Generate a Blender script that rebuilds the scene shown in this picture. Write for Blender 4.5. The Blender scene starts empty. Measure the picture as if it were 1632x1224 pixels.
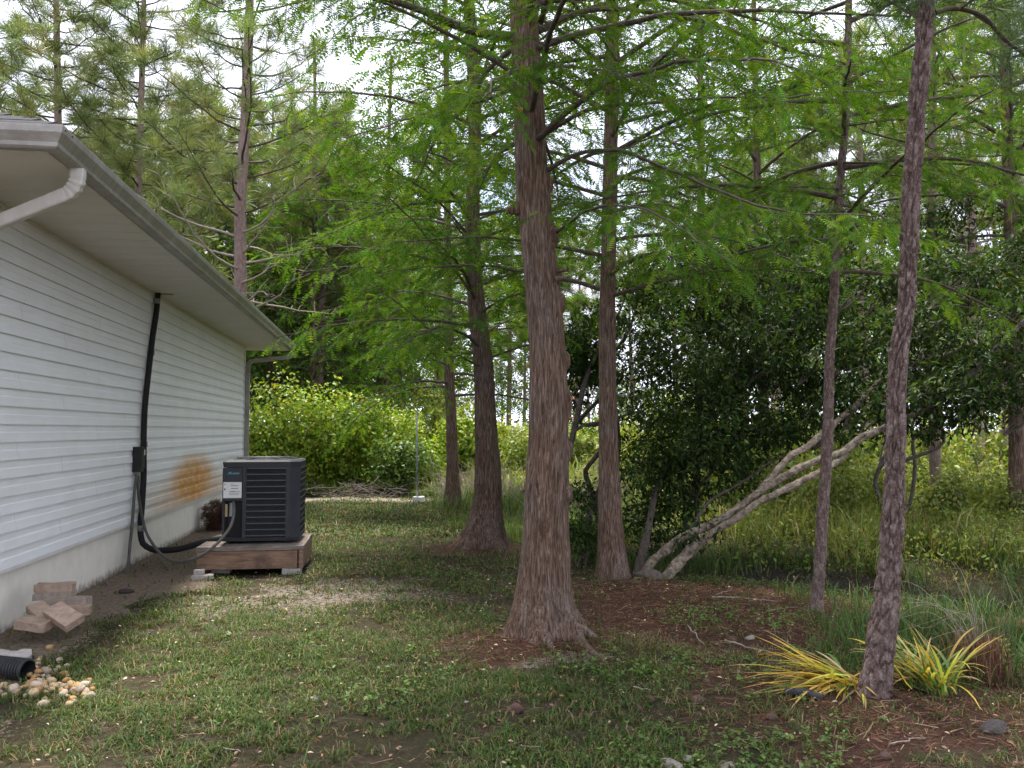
import bpy, bmesh, math, random
import numpy as np

# ------------------------------------------------------------------ camera, sky, sun, exposure
sc = bpy.context.scene
C = sc.collection
CAM_H = 1.5
PITCH = math.radians(2.96)
FPX = 1411.0
cd = bpy.data.cameras.new('camera')
cam = bpy.data.objects.new('camera', cd)
C.objects.link(cam)
cd.sensor_width = 36.0
cd.lens = 36.0 * FPX / 1632.0
cd.clip_start = 0.05
cd.clip_end = 2000
cam.location = (0, 0, CAM_H)
cam.rotation_euler = (math.radians(90) + PITCH, 0, 0)
sc.camera = cam

SUN_EL, SUN_AZ = math.radians(72), math.radians(348)      # high midday sun; azimuth clockwise from +Y, over the house
w = bpy.data.worlds.new('World')
sc.world = w
w.use_nodes = True
nt = w.node_tree
nt.nodes.clear()
wo = nt.nodes.new('ShaderNodeOutputWorld')
bg = nt.nodes.new('ShaderNodeBackground')
bg.inputs['Strength'].default_value = 0.1
sky = nt.nodes.new('ShaderNodeTexSky')
sky.sky_type = 'NISHITA'
sky.sun_disc = False
sky.sun_elevation = SUN_EL
sky.sun_rotation = SUN_AZ
tc = nt.nodes.new('ShaderNodeTexCoord')
cl = nt.nodes.new('ShaderNodeTexNoise')
cl.inputs['Scale'].default_value = 2.6
cl.inputs['Detail'].default_value = 6
cl.inputs['Roughness'].default_value = 0.6
rp = nt.nodes.new('ShaderNodeValToRGB')
rp.color_ramp.elements[0].position = 0.30
rp.color_ramp.elements[1].position = 0.50
rp.color_ramp.elements[0].color = (0.25, 0.25, 0.25, 1)
mx = nt.nodes.new('ShaderNodeMix')
mx.data_type = 'RGBA'
mx.inputs['B'].default_value = (7.1, 7.3, 8.6, 1)         # bright thin cloud
nt.links.new(tc.outputs['Generated'], cl.inputs['Vector'])
nt.links.new(cl.outputs['Fac'], rp.inputs['Fac'])
nt.links.new(rp.outputs['Color'], mx.inputs['Factor'])
nt.links.new(sky.outputs['Color'], mx.inputs['A'])
nt.links.new(mx.outputs['Result'], bg.inputs['Color'])
nt.links.new(bg.outputs['Background'], wo.inputs['Surface'])

sd = bpy.data.lights.new('sun', 'SUN')
sd.energy = 4.2
sd.angle = math.radians(9)
sd.color = (1.0, 0.94, 0.86)
sun = bpy.data.objects.new('sun', sd)
C.objects.link(sun)
sun.rotation_euler = (math.radians(90) - SUN_EL, 0, -SUN_AZ + math.pi)
sun.location = (-6, 14, 20)

sc.view_settings.view_transform = 'Standard'
sc.view_settings.look = 'None'
sc.view_settings.exposure = 1.45
sc.view_settings.gamma = 1.0
sc.view_settings.use_curve_mapping = False
sc.render.engine = 'CYCLES'
sc.cycles.max_bounces = 5
sc.cycles.diffuse_bounces = 3
sc.cycles.glossy_bounces = 2
sc.cycles.transmission_bounces = 4
sc.cycles.caustics_reflective = False
sc.cycles.caustics_refractive = False
sc.cycles.use_adaptive_sampling = True
sc.cycles.adaptive_threshold = 0.03
sc.cycles.use_denoising = True
sc.cycles.denoiser = 'OPENIMAGEDENOISE'

# ------------------------------------------------------------------ helpers
RNG = np.random.default_rng(7)
cp, sp = math.cos(PITCH), math.sin(PITCH)


def ray(px, py):
    cx = (px - 816) / FPX
    cy = -(py - 612) / FPX
    return np.array([cx, cp - sp * cy, sp + cp * cy])


def P(px, py, D):                      # point at distance D along +Y
    d = ray(px, py)
    t = D / d[1]
    return np.array([d[0] * t, D, CAM_H + d[2] * t])


def G(px, py, z=0.0):                  # point on the ground
    d = ray(px, py)
    t = (z - CAM_H) / d[2]
    return np.array([d[0] * t, d[1] * t, z])


TH = math.radians(8.08)                # the house is turned by this about Z
ct, st = math.cos(TH), math.sin(TH)
WX = -2.75                             # wall plane in house coordinates


def to_house(p):
    p = np.asarray(p, float)
    return np.array([p[0] * ct + p[1] * st, -p[0] * st + p[1] * ct, p[2]])


def from_house(p):
    p = np.asarray(p, float)
    return np.array([p[0] * ct - p[1] * st, p[0] * st + p[1] * ct, p[2]])


def W(px, py, off=0.05):               # point on the house wall, in house coordinates
    d = ray(px, py)
    dx = d[0] * ct + d[1] * st
    t = (WX + off) / dx
    return to_house(np.array([d[0] * t, d[1] * t, CAM_H + d[2] * t]))


def _hash(ix, iy, iz, seed):
    n = (ix * 374761393 + iy * 668265263 + iz * 1274126177 + seed * 974711) & 0x7fffffff
    n = ((n ^ (n >> 13)) * 1103515245 + 12345) & 0x7fffffff
    n = (n ^ (n >> 16)) & 0xffff
    return n / 65535.0


def noise3(p, seed=0):
    p = np.asarray(p, float)
    i = np.floor(p).astype(np.int64)
    f = p - i
    f = f * f * (3 - 2 * f)
    r = 0
    for dx in (0, 1):
        for dy in (0, 1):
            for dz in (0, 1):
                wgt = (f[..., 0] if dx else 1 - f[..., 0]) * (f[..., 1] if dy else 1 - f[..., 1]) * (f[..., 2] if dz else 1 - f[..., 2])
                r = r + wgt * _hash(i[..., 0] + dx, i[..., 1] + dy, i[..., 2] + dz, seed)
    return r


def fbm(x, y, scale, seed=0, octv=4):
    r, a, tot = 0, 1.0, 0
    for o in range(octv):
        p = np.stack([x * scale * 2 ** o, y * scale * 2 ** o, np.zeros_like(x) + 3.7 * o], -1)
        r = r + a * noise3(p, seed + o)
        tot += a
        a *= 0.55
    return r / tot


def smooth(a, b, x):
    t = np.clip((x - a) / (b - a), 0, 1)
    return t * t * (3 - 2 * t)


def H(x, y):                           # terrain height
    x = np.asarray(x, float)
    y = np.asarray(y, float)
    u = (x - 5.0) / 1.9
    v = (y - 9.0) / 1.5
    z = -0.32 * np.exp(-(u * u + v * v))
    z = z - 0.10 * np.exp(-(((x - 2.6) / 1.4) ** 2 + ((y - 10.2) / 1.0) ** 2))
    z = z + 0.05 * np.exp(-(((x - 0.25) / 0.55) ** 2 + ((y - 6.3) / 0.55) ** 2))
    z = z + 0.05 * np.exp(-(((x - 2.05) / 0.5) ** 2 + ((y - 5.0) / 0.4) ** 2))
    far = smooth(16, 30, y)
    z = z + (fbm(x, y, 0.9, 5, 3) - 0.5) * (0.05 + 0.2 * far)
    return z


def masks(x, y):
    """sand, litter, mud, path, dirt (0..1) at ground points"""
    hx = x * ct + y * st
    hy = -x * st + y * ct
    n1 = fbm(x, y, 1.3, 11, 4)
    n2 = fbm(x * 0.75, y * 1.5, 3.2, 21, 4)
    # bare dirt strip along the foundation
    wdt = 0.75 + 0.9 * (n1 - 0.5) + 0.25 * smooth(7.5, 9.0, hy) * (1 - smooth(10.5, 12, hy))
    dirt = (1 - smooth(wdt * 0.6, wdt * 1.25, hx - WX)) * (hx > WX - 0.3)
    # worn sandy patches in front of the unit and towards the big tree
    e = np.exp(-(((x + 1.5) / 1.5) ** 2 + ((y - 8.3) / 1.3) ** 2)) + 0.6 * np.exp(-(((x + 2.6) / 0.9) ** 2 + ((y - 7.3) / 0.9) ** 2))
    sand = smooth(0.50, 0.64, n2 * 0.55 + 0.30 * np.minimum(e, 1) + 0.12)  * (0.35 + 0.65 * np.minimum(e, 1))
    e2 = np.exp(-(((x - 0.3) / 0.6) ** 2 + ((y - 5.75) / 0.32) ** 2))
    sand = np.maximum(sand, smooth(0.5, 0.62, n2 * 0.6 + 0.34 * e2) * np.minimum(1, e2 * 1.6))
    sand = 0.47 * np.maximum(sand, 0.5 * smooth(0.58, 0.70, n2) * (y < 9) * (x < 1.5))
    # reddish needle litter
    l1 = np.exp(-(((x - 2.0) / 1.6) ** 4 + ((y - 7.6) / 1.5) ** 4))
    l2 = np.exp(-(((x - 2.15) / 0.75) ** 4 + ((y - 4.6) / 0.42) ** 4))
    l3 = np.exp(-(((x - 0.2) / 0.75) ** 4 + ((y - 6.1) / 0.5) ** 4))
    l4 = 0.8 * np.exp(-(((x + 0.4) / 0.8) ** 4 + ((y - 11.3) / 0.5) ** 4))
    l5 = 0.55 * smooth(0.3, 1.6, x) * (1 - smooth(8.5, 9.5, y)) * smooth(0.40, 0.58, n1)
    litter = np.clip(np.maximum.reduce([l1, l2 * 0.95, l3 * 0.8, l4, l5]) * (0.45 + 1.1 * n1), 0, 1)
    mud = np.clip(1.1 * np.exp(-(((x - 4.7) / 1.4) ** 2 + ((y - 8.6) / 1.1) ** 2)) + np.exp(-(((x - 2.6) / 1.6) ** 2 + ((y - 10.3) / 1.0) ** 2)), 0, 1)
    path = np.exp(-(((hy - 19.2 - 0.35 * np.sin(x * 1.3)) / 0.75) ** 2)) * (1 - smooth(-2.6, -0.9, x)) * smooth(0.3, 0.5, n1 + 0.1)
    return sand, litter, mud, path, dirt


def mk(name, V, F, mat=None, parent=None, origin=None, col=None, smooth_=False, attrs=None):
    """one mesh object from numpy arrays; F is an array or a list of arrays (3 or 4 wide)"""
    me = bpy.data.meshes.new(name)
    V = np.asarray(V, np.float32)
    if origin is not None:
        V = V - np.asarray(origin, np.float32)
    Fs = F if isinstance(F, list) else [F]
    Fs = [np.asarray(f, np.int32) for f in Fs if len(f)]
    me.vertices.add(len(V))
    me.vertices.foreach_set('co', np.ascontiguousarray(V, np.float32).ravel())
    idx = np.concatenate([f.ravel() for f in Fs])
    tot = np.concatenate([np.full(len(f), f.shape[1], np.int32) for f in Fs])
    start = np.concatenate([[0], np.cumsum(tot)[:-1]]).astype(np.int32)
    me.loops.add(len(idx))
    me.loops.foreach_set('vertex_index', idx)
    me.polygons.add(len(tot))
    me.polygons.foreach_set('loop_start', start)
    if smooth_:
        me.polygons.foreach_set('use_smooth', np.ones(len(tot), bool))
    me.update(calc_edges=True)
    if col is not None:
        a = me.attributes.new('Col', 'FLOAT_COLOR', 'POINT')
        c4 = np.ones((len(V), 4), np.float32)
        c4[:, :3] = col
        a.data.foreach_set('color', c4.ravel())
    for k, v in (attrs or {}).items():
        a = me.attributes.new(k, 'FLOAT', 'POINT')
        a.data.foreach_set('value', np.asarray(v, np.float32))
    if mat:
        me.materials.append(mat)
    return link(name, me, parent)


def link(name, me, parent=None):
    o = bpy.data.objects.new(name, me)
    C.objects.link(o)
    o.parent = parent
    return o


def tag(o, label=None, cat=None, group=None, kind=None):
    if label:
        o['label'] = label
    if cat:
        o['category'] = cat
    if group:
        o['group'] = group
    if kind:
        o['kind'] = kind
    return o


def thing(name, loc, label, cat, group=None, rz=0.0):
    o = bpy.data.objects.new(name, None)
    C.objects.link(o)
    o.location = [float(a) for a in loc]
    o.rotation_euler = (0, 0, rz)
    o.empty_display_size = 0.2
    return tag(o, label, cat, group)


def dup(root, loc, rz=0.0, s=1.0, label=None, group=None, tilt=(0, 0)):
    r = root.copy()
    C.objects.link(r)
    r.location = [float(a) for a in loc]
    r.rotation_euler = (tilt[0], tilt[1], rz)
    r.scale = (s, s, s) if not hasattr(s, '__len__') else s
    if label:
        r['label'] = label
    if group:
        r['group'] = group
    for ch in list(root.children):
        c = ch.copy()
        C.objects.link(c)
        c.parent = r
        for g in list(ch.children):
            d = g.copy()
            C.objects.link(d)
            d.parent = c
    return r


class MB:
    """collects small shapes into one mesh"""
    def __init__(s):
        s.v, s.f = [], []

    def add(s, V, F):
        b = len(s.v)
        s.v += [tuple(map(float, p)) for p in V]
        s.f += [tuple(int(i) + b for i in f) for f in F]
        return s

    def box(s, c, d, rot=None):
        V = np.array([[x, y, z] for x in (-.5, .5) for y in (-.5, .5) for z in (-.5, .5)]) * np.array(d)
        if rot is not None:
            V = V @ np.asarray(rot).T
        V = V + np.array(c)
        return s.add(V, [(0, 1, 3, 2), (4, 6, 7, 5), (0, 4, 5, 1), (2, 3, 7, 6), (0, 2, 6, 4), (1, 5, 7, 3)])

    def bbox(s, c, d, bev=0.006, rot=None, segs=2, rough=0.0, seed=0):
        bm = bmesh.new()
        bmesh.ops.create_cube(bm, size=1)
        bmesh.ops.scale(bm, vec=d, verts=bm.verts)
        bmesh.ops.bevel(bm, geom=bm.edges[:], offset=bev, segments=segs, affect='EDGES', profile=0.6)
        if rough:
            bmesh.ops.subdivide_edges(bm, edges=[e for e in bm.edges if e.calc_length() > 0.05], cuts=4, use_grid_fill=True)
        bm.verts.ensure_lookup_table()
        V = np.array([v.co[:] for v in bm.verts])
        if rough:
            V = V + (np.stack([noise3(V * 18 + 7, seed + k) for k in range(3)], -1) - 0.5) * rough
        F = [[v.index for v in f.verts] for f in bm.faces]
        bm.free()
        if rot is not None:
            V = V @ np.asarray(rot).T
        return s.add(V + np.array(c), F)

    def tube(s, pts, r, n=10, cap=True, sub=0):
        V, F = tube(pts, r, n, sub)
        s.add(V, F)
        if cap:
            b = len(s.v) - len(V)
            m = len(V) // n
            s.f.append(tuple(b + k for k in range(n))[::-1])
            s.f.append(tuple(b + (m - 1) * n + k for k in range(n)))
        return s

    def build(s, name, mat, parent=None, smooth_=False, loc=None):
        me = bpy.data.meshes.new(name)
        me.from_pydata(s.v, [], s.f)
        bm = bmesh.new()
        bm.from_mesh(me)
        bmesh.ops.recalc_face_normals(bm, faces=bm.faces[:])
        bm.to_mesh(me)
        bm.free()
        if smooth_:
            me.polygons.foreach_set('use_smooth', np.ones(len(me.polygons), bool))
        me.materials.append(mat)
        o = link(name, me, parent)
        if loc is not None:
            o.location = [float(a) for a in loc]
        return o


def resample(pts, n):
    pts = np.asarray(pts, float)
    m = len(pts)
    if m < 3:
        t = np.linspace(0, 1, n)[:, None]
        return pts[0] * (1 - t) + pts[-1] * t
    seg = np.linalg.norm(np.diff(pts, axis=0), axis=1)
    s = np.concatenate([[0], np.cumsum(seg)])
    s = s / s[-1]
    tan = np.gradient(pts, s, axis=0)
    t = np.linspace(0, 1, n)
    k = np.clip(np.searchsorted(s, t, 'right') - 1, 0, m - 2)
    h = (s[k + 1] - s[k])
    u = ((t - s[k]) / h)[:, None]
    h = h[:, None]
    return ((2 * u ** 3 - 3 * u ** 2 + 1) * pts[k] + (u ** 3 - 2 * u ** 2 + u) * h * tan[k]
            + (-2 * u ** 3 + 3 * u ** 2) * pts[k + 1] + (u ** 3 - u ** 2) * h * tan[k + 1])


def frames(pts):
    T = np.gradient(pts, axis=0)
    T /= np.linalg.norm(T, axis=1)[:, None] + 1e-12
    ref = np.array([0, 1.0, 0]) if abs(T[0][1]) < 0.9 else np.array([1.0, 0, 0])
    A = []
    a = ref
    for t in T:
        a = a - t * np.dot(a, t)
        a = a / (np.linalg.norm(a) + 1e-12)
        A.append(a)
    A = np.array(A)
    return T, A, np.cross(T, A)


def tube(pts, r, n=10, sub=0):
    pts = np.asarray(pts, float)
    r = np.broadcast_to(np.asarray(r, float), (len(pts),)) if np.ndim(r) == 0 or len(np.atleast_1d(r)) == len(pts) else np.interp(np.linspace(0, 1, len(pts)), np.linspace(0, 1, len(r)), r)
    if sub:
        r = np.interp(np.linspace(0, 1, sub), np.linspace(0, 1, len(pts)), r)
        pts = resample(pts, sub)
    T, A, B = frames(pts)
    th = np.linspace(0, 2 * np.pi, n, endpoint=False)
    V = pts[:, None, :] + r[:, None, None] * (np.cos(th)[None, :, None] * A[:, None, :] + np.sin(th)[None, :, None] * B[:, None, :])
    m = len(pts)
    i = np.arange(m - 1)[:, None] * n
    j = np.arange(n)[None, :]
    j2 = (j + 1) % n
    F = np.stack([i + j, i + j2, i + n + j2, i + n + j], -1).reshape(-1, 4)
    return V.reshape(-1, 3), F


class TubeSet:
    """many tubes as one numpy mesh"""
    def __init__(s):
        s.V, s.F, s.n = [], [], 0

    def add(s, pts, r, n=5, sub=0):
        V, F = tube(pts, r, n, sub)
        s.V.append(V)
        s.F.append(F + s.n)
        s.n += len(V)

    def get(s):
        return np.concatenate(s.V), np.concatenate(s.F)


def unit(v):
    v = np.asarray(v, float)
    return v / (np.linalg.norm(v, axis=-1, keepdims=True) + 1e-12)


def basis(d, nrm):
    """rotation matrices with y axis = d, z axis close to nrm"""
    d = unit(d)
    s = unit(np.cross(d, nrm))
    z = np.cross(s, d)
    return np.stack([s, d, z], -1)


def scatter(TV, TF, pos, R, scale):
    pos = np.asarray(pos, float)
    N, n = len(pos), len(TV)
    scale = np.asarray(scale, float)
    S = TV[None] * (scale[:, None, None] if scale.ndim == 1 else scale[:, None, :])
    V = np.einsum('nij,nkj->nki', R, S) + pos[:, None, :]
    F = (TF[None] + (np.arange(N) * n)[:, None, None]).reshape(-1, TF.shape[1])
    return V.reshape(-1, 3), F


# ------------------------------------------------------------------ materials
def mat_new(name):
    m = bpy.data.materials.new(name)
    m.use_nodes = True
    t = m.node_tree
    t.nodes.clear()
    out = t.nodes.new('ShaderNodeOutputMaterial')
    b = t.nodes.new('ShaderNodeBsdfPrincipled')
    t.links.new(b.outputs[0], out.inputs['Surface'])
    return m, t, b, out


def N_(t, kind, **kw):
    n = t.nodes.new('ShaderNode' + kind)
    for k, v in kw.items():
        if k in n.inputs:
            n.inputs[k].default_value = v
        else:
            setattr(n, k, v)
    return n


def ramp(t, fac, stops):
    r = t.nodes.new('ShaderNodeValToRGB')
    e = r.color_ramp.elements
    while len(e) > 1:
        e.remove(e[-1])
    for i, (p, c) in enumerate(stops):
        x = e[0] if i == 0 else e.new(p)
        x.position = p
        x.color = (*c, 1) if len(c) == 3 else c
    t.links.new(fac, r.inputs['Fac'])
    return r.outputs['Color']


def mixc(t, fac, a, b, mode='MIX'):
    m = t.nodes.new('ShaderNodeMix')
    m.data_type = 'RGBA'
    m.blend_type = mode
    for sock, v in (('Factor', fac), ('A', a), ('B', b)):
        s = [i for i in m.inputs if i.name == sock and (i.type == 'RGBA' or (sock == 'Factor' and i.type == 'VALUE'))][0]
        if hasattr(v, 'links'):
            t.links.new(v, s)
        else:
            s.default_value = v if sock == 'Factor' else (*v, 1)
    return [o for o in m.outputs if o.type == 'RGBA'][0]


def bump(t, b, height, strength=0.5, dist=0.01):
    n = N_(t, 'Bump', Strength=strength, Distance=dist)
    t.links.new(height, n.inputs['Height'])
    t.links.new(n.outputs['Normal'], b.inputs['Normal'])


def objco(t, scale=(1, 1, 1), obj=None):
    c = N_(t, 'TexCoord')
    if obj:
        c.object = obj
    m = N_(t, 'Mapping')
    m.inputs['Scale'].default_value = scale
    t.links.new(c.outputs['Object'], m.inputs['Vector'])
    return m.outputs['Vector']


def noise_n(t, vec, scale, detail=4, rough=0.55, dist=0.0):
    n = N_(t, 'TexNoise', Scale=scale, Detail=detail, Roughness=rough, Distortion=dist)
    t.links.new(vec, n.inputs['Vector'])
    return n.outputs['Fac']


def plain(name, c1, c2=None, rough=0.6, scale=20, metal=0.0, bmp=0.0, spec=0.3, stretch=(1, 1, 1)):
    m, t, b, o = mat_new(name)
    v = objco(t, stretch)
    f = noise_n(t, v, scale, 5, 0.6)
    t.links.new(ramp(t, f, [(0.3, c1), (0.7, c2 or tuple(x * 0.8 for x in c1))]), b.inputs['Base Color'])
    b.inputs['Roughness'].default_value = rough
    b.inputs['Metallic'].default_value = metal
    b.inputs['Specular IOR Level'].default_value = spec
    if bmp:
        bump(t, b, f, bmp, 0.01)
    return m


def leaf_mat(name, trans=0.35, rough=0.5, spec=0.25):
    m, t, b, out = mat_new(name)
    a = N_(t, 'Attribute')
    a.attribute_name = 'Col'
    t.links.new(a.outputs['Color'], b.inputs['Base Color'])
    b.inputs['Roughness'].default_value = rough
    b.inputs['Specular IOR Level'].default_value = spec
    tr = N_(t, 'BsdfTranslucent')
    br = mixc(t, 1.0, a.outputs['Color'], (1.55, 1.4, 0.6), 'MULTIPLY')
    t.links.new(br, tr.inputs['Color'])
    ms = N_(t, 'MixShader')
    ms.inputs['Fac'].default_value = trans
    t.links.new(b.outputs[0], ms.inputs[1])
    t.links.new(tr.outputs[0], ms.inputs[2])
    t.links.new(ms.outputs[0], out.inputs['Surface'])
    return m


def bark_fibrous(name, dark, mid, light, sc_=1.0):
    m, t, b, o = mat_new(name)
    v = objco(t, (1, 1, 0.09))
    f1 = noise_n(t, v, 80 * sc_, 6, 0.68, 0.8)
    v2 = objco(t, (1, 1, 0.3))
    f2 = noise_n(t, v2, 11 * sc_, 4, 0.6)
    c1 = ramp(t, f1, [(0.36, dark), (0.5, mid), (0.64, light)])
    c2 = ramp(t, f2, [(0.3, (0.78, 0.70, 0.64)), (0.7, (1.18, 1.14, 1.12))])
    f3 = noise_n(t, objco(t, (1, 1, 0.5)), 4.5 * sc_, 5, 0.65)
    cm = mixc(t, 1.0, c1, c2, 'MULTIPLY')
    gy_ = ramp(t, f1, [(0.36, (0.055, 0.048, 0.042)), (0.52, (0.155, 0.138, 0.122)), (0.66, (0.30, 0.275, 0.25))])
    t.links.new(mixc(t, ramp(t, f3, [(0.46, (0,) * 3), (0.66, (0.4,) * 3)]), cm, gy_), b.inputs['Base Color'])
    b.inputs['Roughness'].default_value = 0.9
    b.inputs['Specular IOR Level'].default_value = 0.15
    bump(t, b, f1, 0.9, 0.014)
    return m


def bark_plates(name, dark, mid, light, sc_=1.0):
    m, t, b, o = mat_new(name)
    f = noise_n(t, objco(t, (1, 1, 0.45)), 30 * sc_, 7, 0.78, 0.4)
    f2 = noise_n(t, objco(t, (1, 1, 0.7)), 120 * sc_, 5, 0.7, 0.2)
    c1 = ramp(t, f, [(0.40, dark), (0.50, mid), (0.60, light)])
    c2 = ramp(t, f2, [(0.36, tuple(q * 0.7 for q in mid)), (0.52, mid), (0.68, light)])
    t.links.new(mixc(t, 0.55, c1, c2), b.inputs['Base Color'])
    b.inputs['Roughness'].default_value = 0.9
    b.inputs['Specular IOR Level'].default_value = 0.15
    mh = N_(t, 'Math', operation='MULTIPLY_ADD')
    t.links.new(f, mh.inputs[0])
    mh.inputs[1].default_value = 1.5
    t.links.new(f2, mh.inputs[2])
    bump(t, b, mh.outputs[0], 0.9, 0.012)
    return m


M = {}
M['cypress_bark'] = bark_fibrous('cypress_bark', (0.045, 0.029, 0.021), (0.115, 0.077, 0.056), (0.235, 0.175, 0.138))
M['cypress_bark_shaded'] = bark_fibrous('cypress_bark_shaded', (0.042, 0.029, 0.022), (0.105, 0.071, 0.054), (0.22, 0.172, 0.142))  # same bark, darkened to paint in the second trunk's backlit shade
M['pine_bark'] = bark_plates('pine_bark', (0.06, 0.038, 0.031), (0.155, 0.105, 0.088), (0.40, 0.33, 0.30))
M['pine_bark_far'] = bark_plates('pine_bark_far', (0.10, 0.07, 0.06), (0.24, 0.17, 0.14), (0.36, 0.28, 0.25), 0.6)
m, t, b, o = mat_new('bay_bark')
f = noise_n(t, objco(t), 16, 7, 0.75, 0.6)
f2 = noise_n(t, objco(t), 55, 4, 0.6)
t.links.new(mixc(t, ramp(t, f2, [(0.56, (0,) * 3), (0.66, (0.8,) * 3)]), ramp(t, f, [(0.36, (0.05, 0.037, 0.027)), (0.47, (0.17, 0.132, 0.094)), (0.62, (0.36, 0.30, 0.225))]), (0.10, 0.08, 0.06)), b.inputs['Base Color'])
b.inputs['Roughness'].default_value = 0.9
bump(t, b, f, 0.7, 0.015)
M['bay_bark'] = m
M['dark_bark'] = plain('dark_bark', (0.05, 0.04, 0.03), (0.12, 0.10, 0.085), 0.9, 25, bmp=0.5)
M['twig'] = plain('twig', (0.045, 0.034, 0.026), (0.11, 0.086, 0.066), 0.9, 30)
M['dead_twig'] = plain('dead_twig', (0.22, 0.18, 0.15), (0.36, 0.30, 0.25), 0.9, 30)
M['cypress_leaf'] = leaf_mat('cypress_leaf', 0.32, 0.85, 0.04)
M['needle'] = leaf_mat('needle', 0.25)
M['leaf'] = leaf_mat('leaf', 0.35, 0.45)
M['bay_leaf'] = leaf_mat('bay_leaf', 0.25, 0.6, 0.12)
M['grass'] = leaf_mat('grass', 0.25, 0.6, 0.2)
M['straw'] = leaf_mat('straw', 0.1, 0.8, 0.1)
M['strap_leaf'] = leaf_mat('strap_leaf', 0.3, 0.45)


def ground_mat():
    m, t, b, o = mat_new('ground')
    v = objco(t)
    n_big = noise_n(t, v, 2.2, 6, 0.65)
    n_mid = noise_n(t, v, 14, 6, 0.7)
    n_fine = noise_n(t, v, 90, 5, 0.7)
    n_edge = noise_n(t, v, 26, 7, 0.75)
    soil = ramp(t, n_mid, [(0.30, (0.024, 0.018, 0.012)), (0.52, (0.056, 0.042, 0.029)), (0.72, (0.115, 0.090, 0.064))])
    thatch = ramp(t, n_fine, [(0.36, (0.014, 0.016, 0.007)), (0.6, (0.060, 0.054, 0.026))])
    base = mixc(t, ramp(t, n_big, [(0.38, (0.15,) * 3), (0.62, (0.85,) * 3)]), soil, thatch)
    sandc = ramp(t, n_fine, [(0.25, (0.10, 0.08, 0.06)), (0.5, (0.23, 0.195, 0.16)), (0.75, (0.40, 0.36, 0.31))])
    dirtc = ramp(t, n_edge, [(0.3, (0.085, 0.062, 0.045)), (0.5, (0.19, 0.148, 0.11)), (0.72, (0.33, 0.27, 0.21))])
    litc = ramp(t, n_fine, [(0.3, (0.024, 0.013, 0.009)), (0.52, (0.065, 0.034, 0.023)), (0.74, (0.13, 0.075, 0.052))])
    mudc = ramp(t, n_mid, [(0.3, (0.018, 0.015, 0.012)), (0.7, (0.06, 0.05, 0.04))])

    def edge(nm, lo=0.3, hi=0.6):
        a = N_(t, 'Attribute')
        a.attribute_name = nm
        ad = N_(t, 'Math', operation='MULTIPLY_ADD')
        t.links.new(n_edge, ad.inputs[0])
        ad.inputs[1].default_value = 1.9
        sb = N_(t, 'Math', operation='SUBTRACT')
        t.links.new(a.outputs['Fac'], sb.inputs[0])
        sb.inputs[1].default_value = 0.95
        t.links.new(sb.outputs[0], ad.inputs[2])
        r = N_(t, 'MapRange')
        r.interpolation_type = 'SMOOTHSTEP'
        r.inputs['From Min'].default_value = lo
        r.inputs['From Max'].default_value = hi
        t.links.new(ad.outputs[0], r.inputs['Value'])
        return r.outputs[0]
    c = mixc(t, edge('dirt'), base, dirtc)
    c = mixc(t, edge('litter'), c, litc)
    c = mixc(t, edge('sand', 0.28, 0.62), c, sandc)
    c = mixc(t, edge('path', 0.25, 0.55), c, sandc)
    c = mixc(t, edge('mud'), c, mudc)
    t.links.new(c, b.inputs['Base Color'])
    b.inputs['Roughness'].default_value = 0.95
    b.inputs['Specular IOR Level'].default_value = 0.1
    sm = N_(t, 'Math', operation='MULTIPLY_ADD')
    t.links.new(n_mid, sm.inputs[0])
    sm.inputs[1].default_value = 2.0
    t.links.new(n_fine, sm.inputs[2])
    bump(t, b, sm.outputs[0], 0.8, 0.02)
    return m


# ------------------------------------------------------------------ ground
gx = np.unique(np.concatenate([-np.geomspace(600, 7, 40), np.arange(-7, 8, 0.085), np.geomspace(8, 600, 40)]))
gy = np.unique(np.concatenate([[-40, -20, -8, -3, 0, 1.5], np.arange(2.5, 12, 0.085), np.arange(12, 24, 0.2), np.geomspace(24, 900, 40)]))
XX, YY = np.meshgrid(gx, gy)
xf, yf = XX.ravel(), YY.ravel()
zf = H(xf, yf)
near = (1 - smooth(9, 13, yf)) * (np.abs(xf) < 8.5)
zf = zf + near * (fbm(xf, yf, 5.0, 41, 3) - 0.5) * 0.035
ms_ = masks(xf, yf)
nx, ny = len(gx), len(gy)
ii = (np.arange(ny - 1)[:, None] * nx + np.arange(nx - 1)[None, :]).ravel()
gF = np.stack([ii, ii + 1, ii + nx + 1, ii + nx], -1)
g = mk('ground', np.stack([xf, yf, zf], -1), gF, ground_mat(), smooth_=True,
       attrs=dict(zip(('sand', 'litter', 'mud', 'path', 'dirt'), ms_)))
tag(g, 'lawn soil with bare sandy patches and reddish needle litter', 'ground', kind='structure')

# ------------------------------------------------------------------ house
house = thing('house', (0, 0, 0), 'white vinyl sided house with long eave and pale foundation', 'house', rz=TH)
Y0, Y1 = 6.2, 17.75                     # near and far wall corner
ZB, ZT = 0.485, 3.12                    # siding from, to


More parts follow.
